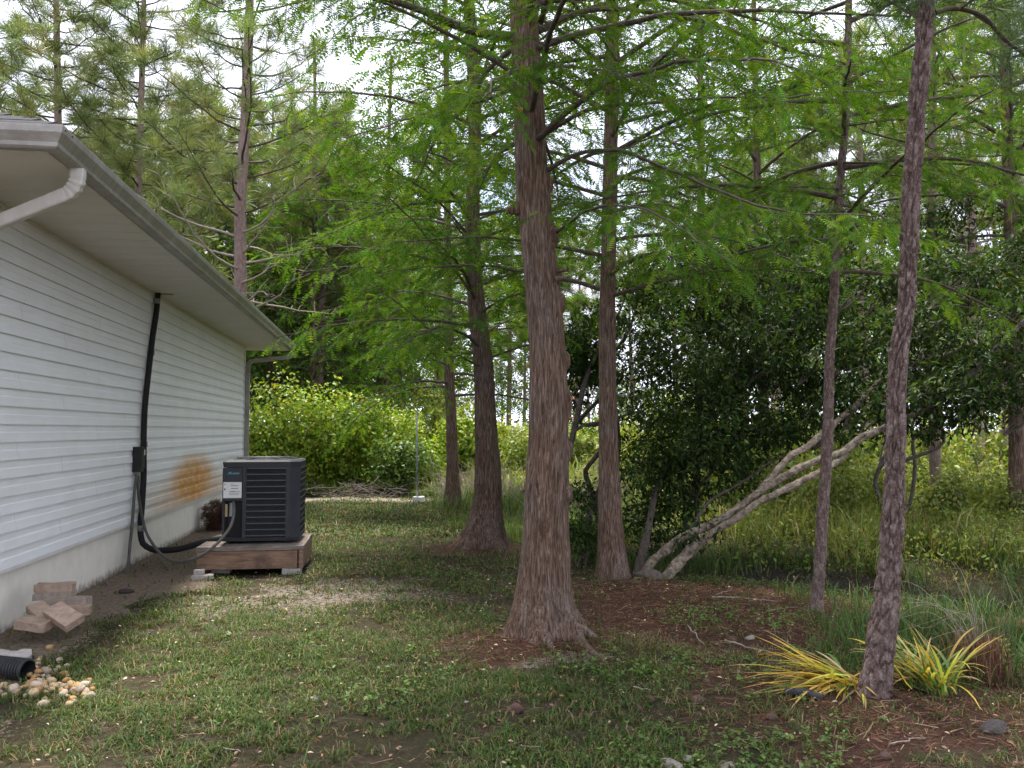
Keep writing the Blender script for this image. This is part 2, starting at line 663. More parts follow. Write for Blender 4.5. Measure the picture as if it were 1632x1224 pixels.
def siding_mat():
    m, t, b, o = mat_new('vinyl_siding')
    v = objco(t, (1, 1, 1), house)
    grime = noise_n(t, v, 1.7, 5, 0.6)
    fine = noise_n(t, objco(t, (1, 0.25, 3), house), 14, 4, 0.6)
    base = mixc(t, ramp(t, grime, [(0.35, (0,) * 3), (0.75, (0.55,) * 3)]), (0.83, 0.84, 0.86), (0.72, 0.72, 0.71))
    base = mixc(t, ramp(t, fine, [(0.5, (0,) * 3), (0.8, (0.25,) * 3)]), base, (0.58, 0.58, 0.55))
    # rust coloured sprinkler stain
    sx = N_(t, 'SeparateXYZ')
    t.links.new(v, sx.inputs[0])
    sn = noise_n(t, objco(t, (1, 0.8, 1.6), house), 5.5, 5, 0.65, 0.4)

    def blob(cy, cz, ry, rz, amp):
        a = N_(t, 'MapRange')
        a.inputs['From Min'].default_value = cy - ry
        a.inputs['From Max'].default_value = cy + ry
        a.inputs['To Min'].default_value = -1
        a.inputs['To Max'].default_value = 1
        a.clamp = False
        t.links.new(sx.outputs['Y'], a.inputs['Value'])
        c = N_(t, 'MapRange')
        c.inputs['From Min'].default_value = cz - rz
        c.inputs['From Max'].default_value = cz + rz
        c.inputs['To Min'].default_value = -1
        c.inputs['To Max'].default_value = 1
        c.clamp = False
        t.links.new(sx.outputs['Z'], c.inputs['Value'])
        a2 = N_(t, 'Math', operation='MULTIPLY')
        t.links.new(a.outputs[0], a2.inputs[0]); t.links.new(a.outputs[0], a2.inputs[1])
        c2 = N_(t, 'Math', operation='MULTIPLY_ADD')
        t.links.new(c.outputs[0], c2.inputs[0]); t.links.new(c.outputs[0], c2.inputs[1]); t.links.new(a2.outputs[0], c2.inputs[2])
        q = N_(t, 'MapRange')
        q.interpolation_type = 'SMOOTHSTEP'
        q.inputs['From Min'].default_value = 1.0
        q.inputs['From Max'].default_value = 0.05
        q.inputs['To Max'].default_value = amp
        t.links.new(c2.outputs[0], q.inputs['Value'])
        return q.outputs[0]
    mxn = N_(t, 'Math', operation='MAXIMUM')
    t.links.new(blob(STAIN[0], STAIN[1], 1.9, 0.50, 1.0), mxn.inputs[0])
    t.links.new(blob(STAIN[0] + 0.1, STAIN[1] - 0.22, 3.2, 0.55, 0.6), mxn.inputs[1])
    ml = N_(t, 'Math', operation='MULTIPLY')
    t.links.new(mxn.outputs[0], ml.inputs[0])
    t.links.new(ramp(t, sn, [(0.2, (0.45,) * 3), (0.55, (1,) * 3)]), ml.inputs[1])
    t.links.new(mixc(t, ml.outputs[0], base, (0.60, 0.27, 0.05)), b.inputs['Base Color'])
    b.inputs['Roughness'].default_value = 0.5
    b.inputs['Specular IOR Level'].default_value = 0.35
    bump(t, b, noise_n(t, objco(t, (1, 0.3, 6), house), 40, 3), 0.08, 0.004)
    return m


STAIN = W(308, 768, 0.0)[1:]
M['siding'] = siding_mat()
M['trim'] = plain('white_trim', (0.74, 0.74, 0.73), (0.62, 0.61, 0.58), 0.5, 6)


def foundation_mat():
    m, t, b, o = mat_new('foundation')
    v = objco(t, (1, 1, 1), house)
    n = noise_n(t, v, 6, 6, 0.6)
    base = ramp(t, n, [(0.3, (0.72, 0.68, 0.61)), (0.7, (0.82, 0.78, 0.71))])
    sx = N_(t, 'SeparateXYZ')
    t.links.new(v, sx.inputs[0])
    ad = N_(t, 'Math', operation='MULTIPLY_ADD')
    t.links.new(noise_n(t, v, 16, 5, 0.7), ad.inputs[0])
    ad.inputs[1].default_value = -0.22
    t.links.new(sx.outputs['Z'], ad.inputs[2])
    r = N_(t, 'MapRange')
    r.inputs['From Min'].default_value = -0.03
    r.inputs['From Max'].default_value = -0.12
    t.links.new(ad.outputs[0], r.inputs['Value'])
    t.links.new(mixc(t, r.outputs[0], base, (0.17, 0.13, 0.095)), b.inputs['Base Color'])
    b.inputs['Roughness'].default_value = 0.9
    bump(t, b, noise_n(t, v, 120, 4), 0.25, 0.006)
    return m


M['foundation'] = foundation_mat()
M['soffit'] = plain('soffit_vinyl', (0.70, 0.68, 0.63), (0.62, 0.60, 0.55), 0.6, 2.0)


def gutter_mat():
    m, t, b, o = mat_new('gutter_paint')
    n = noise_n(t, objco(t, (1, 1, 1), house), 3.0, 6, 0.7)
    n2 = noise_n(t, objco(t, (1, 8, 0.6), house), 5.0, 5, 0.7)
    a = ramp(t, n, [(0.35, (0.38, 0.36, 0.325)), (0.65, (0.25, 0.235, 0.21))])
    t.links.new(mixc(t, ramp(t, n2, [(0.45, (0,) * 3), (0.75, (0.6,) * 3)]), a, (0.13, 0.12, 0.105)), b.inputs['Base Color'])
    b.inputs['Roughness'].default_value = 0.45
    b.inputs['Specular IOR Level'].default_value = 0.4
    return m


M['gutter'] = gutter_mat()
M['downspout'] = plain('downspout_paint', (0.66, 0.65, 0.61), (0.52, 0.50, 0.46), 0.45, 9)

# wall core and foundation
MB().box((WX - 2.0 - 0.012, (Y0 + Y1) / 2, (ZB + ZT) / 2 + 0.01), (4.0, Y1 - Y0 - 0.02, ZT - ZB - 0.02)).build('wall', M['trim'], house)
MB().box((WX - 2.0 - 0.03, (Y0 + Y1) / 2, ZB / 2 - 0.1), (4.0, Y1 - Y0 - 0.06, ZB + 0.18)).build('foundation', M['foundation'], house)
# siding planks, each lap a piece, in lengths with staggered joints
NC = 20
ch = (ZT - ZB) / NC
plank_cache = {}
rs = random.Random(3)


def plank(length):
    key = round(length, 3)
    if key not in plank_cache:
        prof = [(0.000, ch), (0.004, ch), (0.0045, ch * 0.60), (0.011, ch * 0.52), (0.0185, 0.007), (0.018, 0.0), (0.0, 0.003)]
        mb = MB()
        n = len(prof)
        V = [(x, y, z) for y in (0.0, length) for x, z in prof]
        F = [(k, (k + 1) % n, n + (k + 1) % n, n + k) for k in range(n)] + [tuple(range(n))[::-1], tuple(range(n, 2 * n))]
        mb.add(V, F)
        o = mb.build('siding_plank', M['siding'], house)
        plank_cache[key] = o.data
        return o
    return link('siding_plank', plank_cache[key], house)


LENS = [3.66, 3.66, 3.66]
for i in range(NC):
    offs = [0.0, 1.83, 0.9, 2.75][i % 4]
    cuts = [Y0 + 0.02]
    y = Y0 + 0.02 + (offs if offs else 3.66)
    while y < Y1 - 0.35:
        cuts.append(y)
        y += 3.66
    cuts.append(Y1 - 0.045)
    for k in range(len(cuts) - 1):
        o = plank(cuts[k + 1] - cuts[k] - 0.0015)
        o.location = (WX + (0.0008 if k % 2 else 0.0), cuts[k], ZB + i * ch)
# near-end wall planks are out of sight; corner posts and starter strip
for yy, nm in ((Y1 - 0.02, 'corner_post'), (Y0 - 0.002, 'corner_post')):
    MB().bbox((WX - 0.005, yy, (ZB + ZT) / 2), (0.055, 0.05, ZT - ZB - 0.004), 0.004).build(nm, M['trim'], house)
MB().box((WX + 0.004, (Y0 + Y1) / 2, ZB - 0.012), (0.02, Y1 - Y0 - 0.08, 0.022)).build('starter_strip', M['trim'], house)
MB().box((WX + 0.010, (Y0 + Y1) / 2, ZT - 0.016), (0.02, Y1 - Y0 - 0.1, 0.03)).build('frieze_trim', M['soffit'], house)

# soffit and roof
OV = 0.77
EX, EY0, EY1 = WX + OV, Y0 - OV, Y1 + OV
XL = WX - 7.5
sof = MB()
for (x0, x1, y0, y1) in ((WX, EX, EY0, EY1), (XL, WX, EY0, Y0), (XL, WX, Y1, EY1)):
    sof.box(((x0 + x1) / 2, (y0 + y1) / 2, ZT + 0.006), (x1 - x0, y1 - y0, 0.012))
sof.build('soffit', M['soffit'], house)
# soffit panel joints stand a little proud
yy = Y0 + 0.15
bead_me = None
while yy < Y1:
    if bead_me is None:
        bo = MB().box((WX + OV / 2, 0, ZT - 0.0015), (OV - 0.02, 0.006, 0.003)).build('soffit_bead', M['soffit'], house)
        bead_me = bo.data
    else:
        bo = link('soffit_bead', bead_me, house)
    bo.location = (0, yy, 0)
    yy += 0.305
# fascia
fa = MB()
fa.box((EX + 0.009, (EY0 + EY1) / 2, ZT + 0.07), (0.018, EY1 - EY0 + 0.036, 0.155))
fa.box(((XL + EX) / 2, EY0 - 0.009, ZT + 0.07), (EX - XL - 0.002, 0.018, 0.155))
fa.box(((XL + EX) / 2, EY1 + 0.009, ZT + 0.07), (EX - XL - 0.002, 0.018, 0.155))
fa.build('fascia', M['downspout'], house)


def gutter_prof():                      # (outward, up) ogee profile, from the fascia top round to the front lip
    return [(0.0, 0.125), (0.0, 0.0), (0.062, 0.0), (0.075, 0.012), (0.079, 0.035), (0.092, 0.055), (0.112, 0.085), (0.116, 0.118), (0.116, 0.128), (0.106, 0.128),
            (0.106, 0.122), (0.109, 0.088), (0.088, 0.06), (0.073, 0.038), (0.070, 0.014), (0.060, 0.005), (0.005, 0.005), (0.005, 0.125)]


def gutter_run(path):                   # path: corners with outward mitre vectors
    gp = gutter_prof()
    n = len(gp)
    V, F = [], []
    for (c, out) in path:
        for a, z in gp:
            V.append((c[0] + out[0] * a, c[1] + out[1] * a, ZT - 0.002 + z))
    for s in range(len(path) - 1):
        for k in range(n):
            k2 = (k + 1) % n
            F.append((s * n + k, s * n + k2, (s + 1) * n + k2, (s + 1) * n + k))
    F.append(tuple(range(n)))
    F.append(tuple(range((len(path) - 1) * n, len(path) * n))[::-1])
    return V, F


gx0 = EX + 0.019
V_, F_ = gutter_run([((XL, EY0 - 0.019), (0, -1)), ((gx0, EY0 - 0.019), (1, -1)), ((gx0, EY1 + 0.019), (1, 1)), ((XL, EY1 + 0.019), (0, 1))])
MB().add(V_, F_).build('gutter', M['gutter'], house)
for yy in (EY0 + 0.02, EY0 - 0.09):     # rivets at the mitre
    MB().tube([(gx0 + 0.113, yy, ZT + 0.104), (gx0 + 0.120, yy, ZT + 0.104)], 0.006, 8).build('rivet', M['dark_bark'], house)

# roof: hip with 5 in 12 pitch
M['shingle'] = plain('asphalt_shingle', (0.018, 0.018, 0.021), (0.042, 0.042, 0.046), 1.0, 60, bmp=0.4)
pitch = 5 / 12
rx, ry0, ry1 = EX + 0.05, EY0 - 0.05, EY1 + 0.05
zr = ZT + 0.145
hw = rx - XL
rid = [(rx - hw, ry0 + hw, zr + hw * pitch), (rx - hw, ry1 - hw if ry1 - hw > ry0 + hw else ry0 + hw + 0.5, zr + hw * pitch)]
MB().add([(rx, ry0, zr), (rx, ry1, zr), (XL, ry0, zr), (XL, ry1, zr), *rid, (rx, ry0, zr - 0.015), (rx, ry1, zr - 0.015), (XL, ry0, zr - 0.015), (XL, ry1, zr - 0.015)],
         [(0, 1, 5, 4), (2, 0, 4), (1, 3, 5), (6, 7, 1, 0), (8, 6, 0, 2), (7, 9, 3, 1), (6, 8, 9, 7)]).build('roof', M['shingle'], house)
roof = [o for o in house.children if o.name == 'roof'][0]
sh_me = None
sl = math.hypot(1, pitch)
for row in range(7):                    # shingle tabs on the near slope by the corner
    d0 = row * 0.14
    k = 0
    x = rx - d0 - 0.02
    while x > rx - 3.4:
        x0 = x - 0.30 - (0.15 if (row % 2 and k == 0) else 0)
        if sh_me is None or True:
            rotx = math.atan(pitch)
            mb = MB()
            R = np.array([[1, 0, 0], [0, math.cos(rotx), -math.sin(rotx)], [0, math.sin(rotx), math.cos(rotx)]])
            if sh_me is None:
                o = mb.box((0, 0, 0), (0.294, 0.17, 0.008), R).build('shingle', M['shingle'], roof)
                sh_me = o.data
            else:
                o = link('shingle', sh_me, roof)
        o.location = (x - 0.15, ry0 + d0 + 0.06, zr + (d0 + 0.06) * pitch + 0.008 + 0.004 * (row % 2))
        x -= 0.30
        k += 1

# downspouts: rectangular corrugated elbows


def rect_tube(pts, wd, dp, up=(0, 1, 0), ribs=None, sub=1):
    """rectangular pipe along pts; ribs = (i0, i1) index range with pleats"""
    pts = np.asarray(pts, float)
    T = unit(np.gradient(pts, axis=0))
    upv = np.asarray(up, float)
    A = unit(np.cross(T, upv))
    B = np.cross(A, T)
    V, F = [], []
    for i, p in enumerate(pts):
        s = 1.0
        if ribs and ribs[0] <= i <= ribs[1]:
            s = 1.06 if i % 2 else 0.94
        c = 0.22
        ring = [(-1 + c, -1), (1 - c, -1), (1, -1 + c), (1, 1 - c), (1 - c, 1), (-1 + c, 1), (-1, 1 - c), (-1, -1 + c)]
        for a, b_ in ring:
            V.append(p + A[i] * a * wd / 2 * s + B[i] * b_ * dp / 2 * s)
    n = 8
    for i in range(len(pts) - 1):
        for k in range(n):
            k2 = (k + 1) % n
            F.append((i * n + k, i * n + k2, (i + 1) * n + k2, (i + 1) * n + k))
    F.append(tuple(range(n)))
    F.append(tuple(range((len(pts) - 1) * n, len(pts) * n))[::-1])
    return V, F


gxm = gx0 + 0.05


def spout(yo, y_wall):
    top = np.array([gxm, yo, ZT + 0.0])
    p = [top, top + [0, 0, -0.05]]
    a = np.array([gxm, yo, ZT - 0.05])
    end = np.array([WX + 0.07, y_wall, ZT - 0.30])
    # upper elbow as an arc towards the wall
    d = unit(end - a)
    pts = [top]
    for k in range(9):
        th = k / 8 * 1.0
        q = a + np.array([0, 0, -0.075 * math.sin(th * math.pi / 2)]) + d * 0.10 * (1 - math.cos(th * math.pi / 2))
        pts.append(q)
    n_el = len(pts) - 1
    st_ = pts[-1]
    e2 = end - d * 0.10
    for k in range(1, 6):
        pts.append(st_ + (e2 - st_) * k / 5)
    for k in range(1, 8):
        th = k / 7
        pts.append(e2 + d * 0.10 * math.sin(th * math.pi / 2) + np.array([0, 0, -0.10 * (1 - math.cos(th * math.pi / 2))]))
    q = pts[-1]
    pts.append(q + [0, 0, -0.05])
    pts.append(np.array([q[0], q[1], 0.10]))
    V, F = rect_tube(pts, 0.085, 0.062, (0, 1, 0.02), (2, n_el))
    return V, F


V_, F_ = spout(EY0 + 0.33, Y0 + 0.06)
MB().add(V_, F_).build('downspout', M['downspout'], house)
V_, F_ = spout(EY1 - 0.08, Y1 + 0.03)
MB().add(V_, F_).build('downspout', M['gutter'], house)  # far spout takes the darker gutter paint to stand for its shadow

# ------------------------------------------------------------------ lines and box on the wall
M['black_foam'] = plain('black_foam', (0.012, 0.012, 0.013), (0.022, 0.022, 0.023), 0.75, 30, bmp=0.3)
M['grey_conduit'] = plain('grey_conduit', (0.07, 0.068, 0.065), (0.10, 0.096, 0.09), 0.5, 20)
M['tape'] = plain('grey_tape', (0.20, 0.20, 0.20), (0.3, 0.3, 0.3), 0.4, 20)
M['black_box'] = plain('black_box_paint', (0.010, 0.010, 0.011), (0.017, 0.017, 0.018), 0.45, 10)

AX0, AX1, AY0, AY1, AZ0, AZ1 = -1.69, -0.90, 9.63, 10.42, 0.335, 1.18
ls = thing('refrigerant_line', from_house((WX, 10.3, 0)), 'black foam wrapped pipe running from soffit down the siding to the unit', 'pipe', rz=TH)
lo = to_house(np.array(ls.location))


def loc_pts(pp, o=lo):
    return [np.asarray(q) - o for q in pp]


top = W(252, 466, 0.06)
top[2] = ZT + 0.03
run = [top, W(250, 490, 0.055), W(243, 540, 0.05), W(236, 600, 0.055), W(231, 650, 0.05), W(229, 705, 0.055), W(229, 760, 0.05), W(226, 810, 0.05), W(224, 845, 0.055),
       W(225, 858, 0.07), W(229, 868, 0.11), to_house(P(241, 875, 9.85)), to_house(P(262, 877, 9.75)), to_house(P(290, 874, 9.68)), to_house(P(318, 866, 9.62)), to_house(P(345, 860, 9.62)), to_house(P(372, 857, 9.64))]
MB().tube(loc_pts(run), 0.033, 12, sub=70).build('insulated_pipe', M['black_foam'], ls, True)
for q in (W(241, 562, 0.05), W(230, 708, 0.053), W(224, 842, 0.055), W(250, 480, 0.055)):
    MB().tube(loc_pts([q + [0, 0, 0.03], q - [0, 0, 0.03]]), 0.0365, 12).build('tape_band', M['tape'], ls, True)
MB().bbox(loc_pts([W(262, 468, 0.12)])[0] + np.array([0.02, 0.0, 0.0]), (0.16, 0.05, 0.03), 0.008).build('bracket', M['tape'], ls)
wr = [W(229, 700, 0.085), W(233, 660, 0.08), W(234, 600, 0.075)]
MB().tube(loc_pts(wr), 0.005, 6, sub=14).build('thin_wire', M['black_foam'], ls)

bc = W(220, 732, 0.055)
bx = thing('disconnect_box', from_house((WX, bc[1], bc[2])), 'small black electrical disconnect box fixed to the siding', 'electrical box', rz=TH)
MB().bbox((0.058, 0, 0), (0.085, 0.15, 0.275), 0.006).build('case', M['black_box'], bx)
MB().bbox((0.106, 0.0, 0.01), (0.012, 0.135, 0.23), 0.004).build('cover', M['black_box'], bx)
MB().bbox((0.112, 0.045, 0.075), (0.004, 0.035, 0.06), 0.001).build('label', M['trim'], bx)
MB().tube([(0.05, -0.02, -0.125), (0.05, -0.02, -0.18)], 0.024, 10).build('fitting', M['tape'], bx)

cb = to_house(G(203, 914))
cd_ = thing('grey_conduit', from_house(cb), 'grey conduit dropping from the black box into the soil', 'conduit', rz=TH)
MB().tube([q - cb for q in (np.array([WX + 0.05, bc[1] - 0.02, bc[2] - 0.13]), W(214, 790, 0.05), W(211, 830, 0.05), W(207, 870, 0.05), W(203, 914, 0.06) - [0, 0, 0.05])], 0.016, 10, sub=24).build('pipe_run', M['grey_conduit'], cd_, True)
wh = thing('flexible_conduit', from_house((-2.5, 9.7, 0)), 'grey flexible conduit looping from the black box to the unit', 'conduit', rz=TH)
wo_ = np.array([-2.5, 9.7, 0])
whip = [np.array([WX + 0.05, bc[1] + 0.02, bc[2] - 0.13]), W(221, 790, 0.06), W(228, 830, 0.09), to_house(P(243, 866, 9.45)), to_house(P(262, 887, 9.2)), to_house(P(290, 895, 9.03)),
        to_house(P(320, 886, 9.0)), to_house(P(348, 864, 9.05)), to_house(P(367, 840, 9.12)), to_house(P(373, 818, 9.2)), to_house(P(372, 800, 9.27))]
MB().tube([q - wo_ for q in whip], 0.0155, 10, sub=80).build('pipe_run', M['grey_conduit'], wh, True)

# ------------------------------------------------------------------ air conditioner
M['ac_paint'] = plain('dark_grey_paint', (0.030, 0.033, 0.037), (0.040, 0.043, 0.047), 0.62, 8, spec=0.25)
M['ac_dark'] = plain('coil_black', (0.006, 0.006, 0.007), (0.012, 0.012, 0.013), 0.7, 40)
M['ac_bar'] = plain('louvre_grey', (0.045, 0.048, 0.052), (0.06, 0.063, 0.068), 0.4, 8, spec=0.4)
M['sticker'] = plain('sticker_paper', (0.66, 0.65, 0.63), (0.60, 0.59, 0.57), 0.5, 6)
M['print'] = plain('black_print', (0.05, 0.05, 0.05), (0.09, 0.09, 0.09), 0.6, 6)
M['yellow_tag'] = plain('yellow_tag', (0.52, 0.42, 0.20), (0.45, 0.36, 0.18), 0.5, 20)
M['blue_mark'] = plain('blue_mark', (0.02, 0.26, 0.50), (0.02, 0.24, 0.45), 0.4, 5)
M['pale_mark'] = plain('pale_blue_mark', (0.20, 0.42, 0.55), (0.2, 0.40, 0.52), 0.4, 5)

ac = thing('air_conditioner', from_house(((AX0 + AX1) / 2, (AY0 + AY1) / 2, AZ0)), 'dark grey outdoor air conditioner condenser standing on wooden platform', 'air conditioner', rz=TH)
aw, ad, ah = AX1 - AX0, AY1 - AY0, AZ1 - AZ0
hx, hy = aw / 2, ad / 2
ch_ = 0.10                               # corner chamfer


def octo(z, sx, sy, c):
    return [(-sx + 0.02, -sy, z), (sx - c, -sy, z), (sx, -sy + c, z), (sx, sy - c, z), (sx - c, sy, z), (-sx + c, sy, z), (-sx, sy - c, z), (-sx, -sy + 0.02, z)]


def loft(rings):
    n = len(rings[0])
    V = [p for r in rings for p in r]
    F = [tuple(range(n))[::-1], tuple(range((len(rings) - 1) * n, len(rings) * n))]
    for i in range(len(rings) - 1):
        for k in range(n):
            F.append((i * n + k, i * n + (k + 1) % n, (i + 1) * n + (k + 1) % n, (i + 1) * n + k))
    return V, F


MB().add(*loft([octo(0.03, hx - 0.035, hy - 0.035, ch_), octo(ah - 0.03, hx - 0.035, hy - 0.035, ch_)])).build('coil', M['ac_dark'], ac)
MB().add(*loft([octo(0.0, hx - 0.01, hy - 0.01, ch_), octo(0.035, hx, hy, ch_), octo(0.04, hx - 0.02, hy - 0.02, ch_)])).build('base_pan', M['ac_paint'], ac)
lid = MB().add(*loft([octo(ah - 0.075, hx - 0.004, hy - 0.004, ch_), octo(ah - 0.018, hx + 0.003, hy + 0.003, ch_), octo(ah, hx - 0.022, hy - 0.022, ch_ * 0.9)])).build('top_cover', M['ac_paint'], ac)
# fan guard rings and spokes on the top
for k in range(7):
    r = 0.07 + k * 0.042
    th = np.linspace(0, 2 * np.pi, 41)
    MB().tube([(r * math.cos(a), r * math.sin(a), ah + 0.018) for a in th], 0.0035, 5, False).build('guard_ring', M['ac_bar'], lid)
for k in range(6):
    a = k * math.pi / 3
    MB().tube([(0.06 * math.cos(a), 0.06 * math.sin(a), ah + 0.02), (0.35 * math.cos(a), 0.35 * math.sin(a), ah + 0.002)], 0.005, 5).build('guard_spoke', M['ac_bar'], lid)
# posts and louvre panels
xs_panel = -hx + 0.205                   # service panel takes the left of the front
MB().bbox((hx - ch_ * 0.5 - 0.012, -hy + ch_ * 0.5 + 0.012, ah / 2 - 0.02), (0.152, 0.02, ah - 0.10), 0.004,
          np.array([[math.cos(math.pi / 4), -math.sin(math.pi / 4), 0], [math.sin(math.pi / 4), math.cos(math.pi / 4), 0], [0, 0, 1]])).build('corner_post', M['ac_paint'], ac)
MB().bbox((hx - ch_ * 0.5 - 0.012, hy - ch_ * 0.5 - 0.012, ah / 2 - 0.02), (0.152, 0.02, ah - 0.10), 0.004,
          np.array([[math.cos(-math.pi / 4), -math.sin(-math.pi / 4), 0], [math.sin(-math.pi / 4), math.cos(-math.pi / 4), 0], [0, 0, 1]])).build('corner_post', M['ac_paint'], ac)
MB().bbox((xs_panel + 0.018, -hy + 0.008, ah / 2 - 0.02), (0.038, 0.022, ah - 0.10), 0.003).build('panel_edge', M['ac_paint'], ac)
MB().bbox((hx - ch_ - 0.022, -hy + 0.008, ah / 2 - 0.02), (0.046, 0.022, ah - 0.10), 0.003).build('panel_edge', M['ac_paint'], ac)
fx0, fx1 = xs_panel + 0.037, hx - ch_ - 0.045
NB = 12
zb0, zb1 = 0.055, ah - 0.085
bar_me = None
for k in range(NB):
    z = zb0 + (zb1 - zb0) * k / (NB - 1)
    if bar_me is None:
        o = MB().bbox((0, 0, 0), (fx1 - fx0, 0.016, 0.013), 0.003).build('louvre_bar', M['ac_bar'], ac)
        bar_me = o.data
    else:
        o = link('louvre_bar', bar_me, ac)
    o.location = ((fx0 + fx1) / 2, -hy + 0.006, z)
fins = MB()
nf = 46
for k in range(nf):
    x = fx0 + (fx1 - fx0) * (k + 0.5) / nf
    fins.box((x, -hy + 0.016, (zb0 + zb1) / 2), (0.0035, 0.012, zb1 - zb0))
tag(fins.build('louvre_fins', M['ac_paint'], ac), kind='stuff')
bar_me = None
for k in range(NB):                      # right side louvres
    z = zb0 + (zb1 - zb0) * k / (NB - 1)
    if bar_me is None:
        o = MB().bbox((0, 0, 0), (0.016, ad - 2 * ch_, 0.013), 0.003).build('louvre_bar', M['ac_bar'], ac)
        bar_me = o.data
    else:
        o = link('louvre_bar', bar_me, ac)
    o.location = (hx - 0.006, 0, z)
fins = MB()
for k in range(40):
    y = -hy + ch_ + (ad - 2 * ch_) * (k + 0.5) / 40
    fins.box((hx - 0.016, y, (zb0 + zb1) / 2), (0.012, 0.0035, zb1 - zb0))
tag(fins.build('louvre_fins', M['ac_paint'], ac), kind='stuff')
# service panel
pz = 0.42
MB().bbox((-hx + 0.101, -hy + 0.05, (pz + ah - 0.08) / 2), (0.202, 0.11, ah - 0.08 - pz), 0.008).build('service_panel', M['ac_paint'], ac)
MB().bbox((-hx + 0.085, -hy + 0.075, pz / 2 + 0.02), (0.17, 0.06, pz - 0.04), 0.004).build('service_recess', M['ac_dark'], ac)
MB().bbox((-hx + 0.012, -hy + 0.06, pz / 2 + 0.02), (0.024, 0.11, pz - 0.04), 0.004).build('panel_edge', M['ac_paint'], ac)
zt_ = ah - 0.31
stk = MB().box((-hx + 0.103, -hy - 0.0065, zt_), (0.185, 0.003, 0.165)).build('sticker', M['sticker'], ac)
for (dx, dz, wx_, wz_) in ((0.02, 0.045, 0.075, 0.006), (0.02, 0.017, 0.07, 0.006), (0.0, -0.016, 0.06, 0.007), (0.055, -0.018, 0.05, 0.004), (-0.002, 0.062, 0.04, 0.003), (0.015, -0.035, 0.1, 0.003), (0.015, -0.048, 0.1, 0.003), (-0.077, 0.06, 0.01, 0.012), (-0.077, 0.008, 0.014, 0.02)):
    MB().box((-hx + 0.103 + dx, -hy - 0.0088, zt_ + dz), (wx_, 0.0012, wz_)).build('print_line', M['print'], stk)
for dx, hh in ((0.045, 0.13), (0.105, 0.12)):
    MB().box((-hx + dx, -hy + 0.043, pz - 0.10), (0.042, 0.003, hh)).build('yellow_tag', M['yellow_tag'], ac)
MB().tube([(-hx + 0.09, -hy + 0.03, pz - 0.02), (-hx + 0.085, -hy + 0.02, pz - 0.16)], 0.017, 10).build('fitting', M['tape'], ac)
# maker's mark: slanted blue flag and lettering
zl = ah - 0.135
lg = MB().add([(-hx + 0.05, -hy - 0.0062, zl - 0.012), (-hx + 0.062, -hy - 0.0062, zl - 0.012), (-hx + 0.088, -hy - 0.0062, zl + 0.016), (-hx + 0.068, -hy - 0.0062, zl + 0.016),
               (-hx + 0.05, -hy - 0.0045, zl - 0.012), (-hx + 0.062, -hy - 0.0045, zl - 0.012), (-hx + 0.088, -hy - 0.0045, zl + 0.016), (-hx + 0.068, -hy - 0.0045, zl + 0.016)],
              [(0, 1, 2, 3), (4, 7, 6, 5), (0, 4, 5, 1), (1, 5, 6, 2), (2, 6, 7, 3), (3, 7, 4, 0)]).build('emblem', M['blue_mark'], ac)
fc = bpy.data.curves.new('lettering', 'FONT')
fc.body = 'DAIKIN'
fc.size = 0.028
fc.shear = 0.2
fc.extrude = 0.0006
fc.materials.append(M['pale_mark'])
lt0 = bpy.data.objects.new('lettering_curve', fc)
lt = bpy.data.objects.new('lettering', bpy.data.meshes.new_from_object(lt0))
bpy.data.objects.remove(lt0)
C.objects.link(lt)
lt.parent = ac
lt.location = (-hx + 0.074, -hy - 0.0058, zl - 0.011)
lt.rotation_euler = (math.radians(90), 0, 0)

# ------------------------------------------------------------------ wooden platform


def wood_mat(name, c1, c2, c3):
    m, t, b, o = mat_new(name)
    v = objco(t, (0.5, 5, 5))
    f = noise_n(t, v, 9, 6, 0.65, 0.8)
    f2 = noise_n(t, objco(t), 5, 5, 0.6)
    c = ramp(t, f, [(0.3, c1), (0.5, c2), (0.72, c3)])
    t.links.new(mixc(t, ramp(t, f2, [(0.5, (0,) * 3), (0.72, (0.75,) * 3)]), c, (0.06, 0.04, 0.03)), b.inputs['Base Color'])
    b.inputs['Roughness'].default_value = 0.85
    bump(t, b, f, 0.4, 0.006)
    return m


M['beam'] = wood_mat('brown_timber', (0.10, 0.06, 0.038), (0.21, 0.128, 0.08), (0.30, 0.195, 0.125))
M['deck'] = wood_mat('grey_timber', (0.10, 0.08, 0.065), (0.20, 0.165, 0.135), (0.28, 0.24, 0.20))
M['concrete'] = plain('concrete', (0.30, 0.27, 0.24), (0.42, 0.39, 0.35), 0.95, 30, bmp=0.3)
pf = thing('wooden_platform', from_house((-1.37, 10.0, 0)), 'low timber platform on blocks carrying the grey air conditioner', 'platform', rz=TH)
PX0, PX1, PY0, PY1 = -1.90 + 1.37, -0.84 + 1.37, 9.45 - 10.0, 10.56 - 10.0
MB().bbox(((PX0 + PX1) / 2 - 0.03, PY0 + 0.022, 0.165), (PX1 - PX0 - 0.06, 0.044, 0.185), 0.006).build('front_beam', M['beam'], pf)
MB().bbox((PX1 - 0.024, (PY0 + PY1) / 2, 0.165), (0.044, PY1 - PY0, 0.185), 0.006, ).build('side_beam', M['beam'], pf)
MB().bbox((PX0 + 0.022, (PY0 + PY1) / 2 + 0.03, 0.165), (0.044, PY1 - PY0 - 0.1, 0.185), 0.006).build('side_beam', M['beam'], pf)
MB().bbox(((PX0 + PX1) / 2 - 0.03, PY1 - 0.022, 0.165), (PX1 - PX0 - 0.06, 0.044, 0.185), 0.006).build('rear_beam', M['beam'], pf)
nb = 8
bw = (PY1 - PY0 + 0.02) / nb
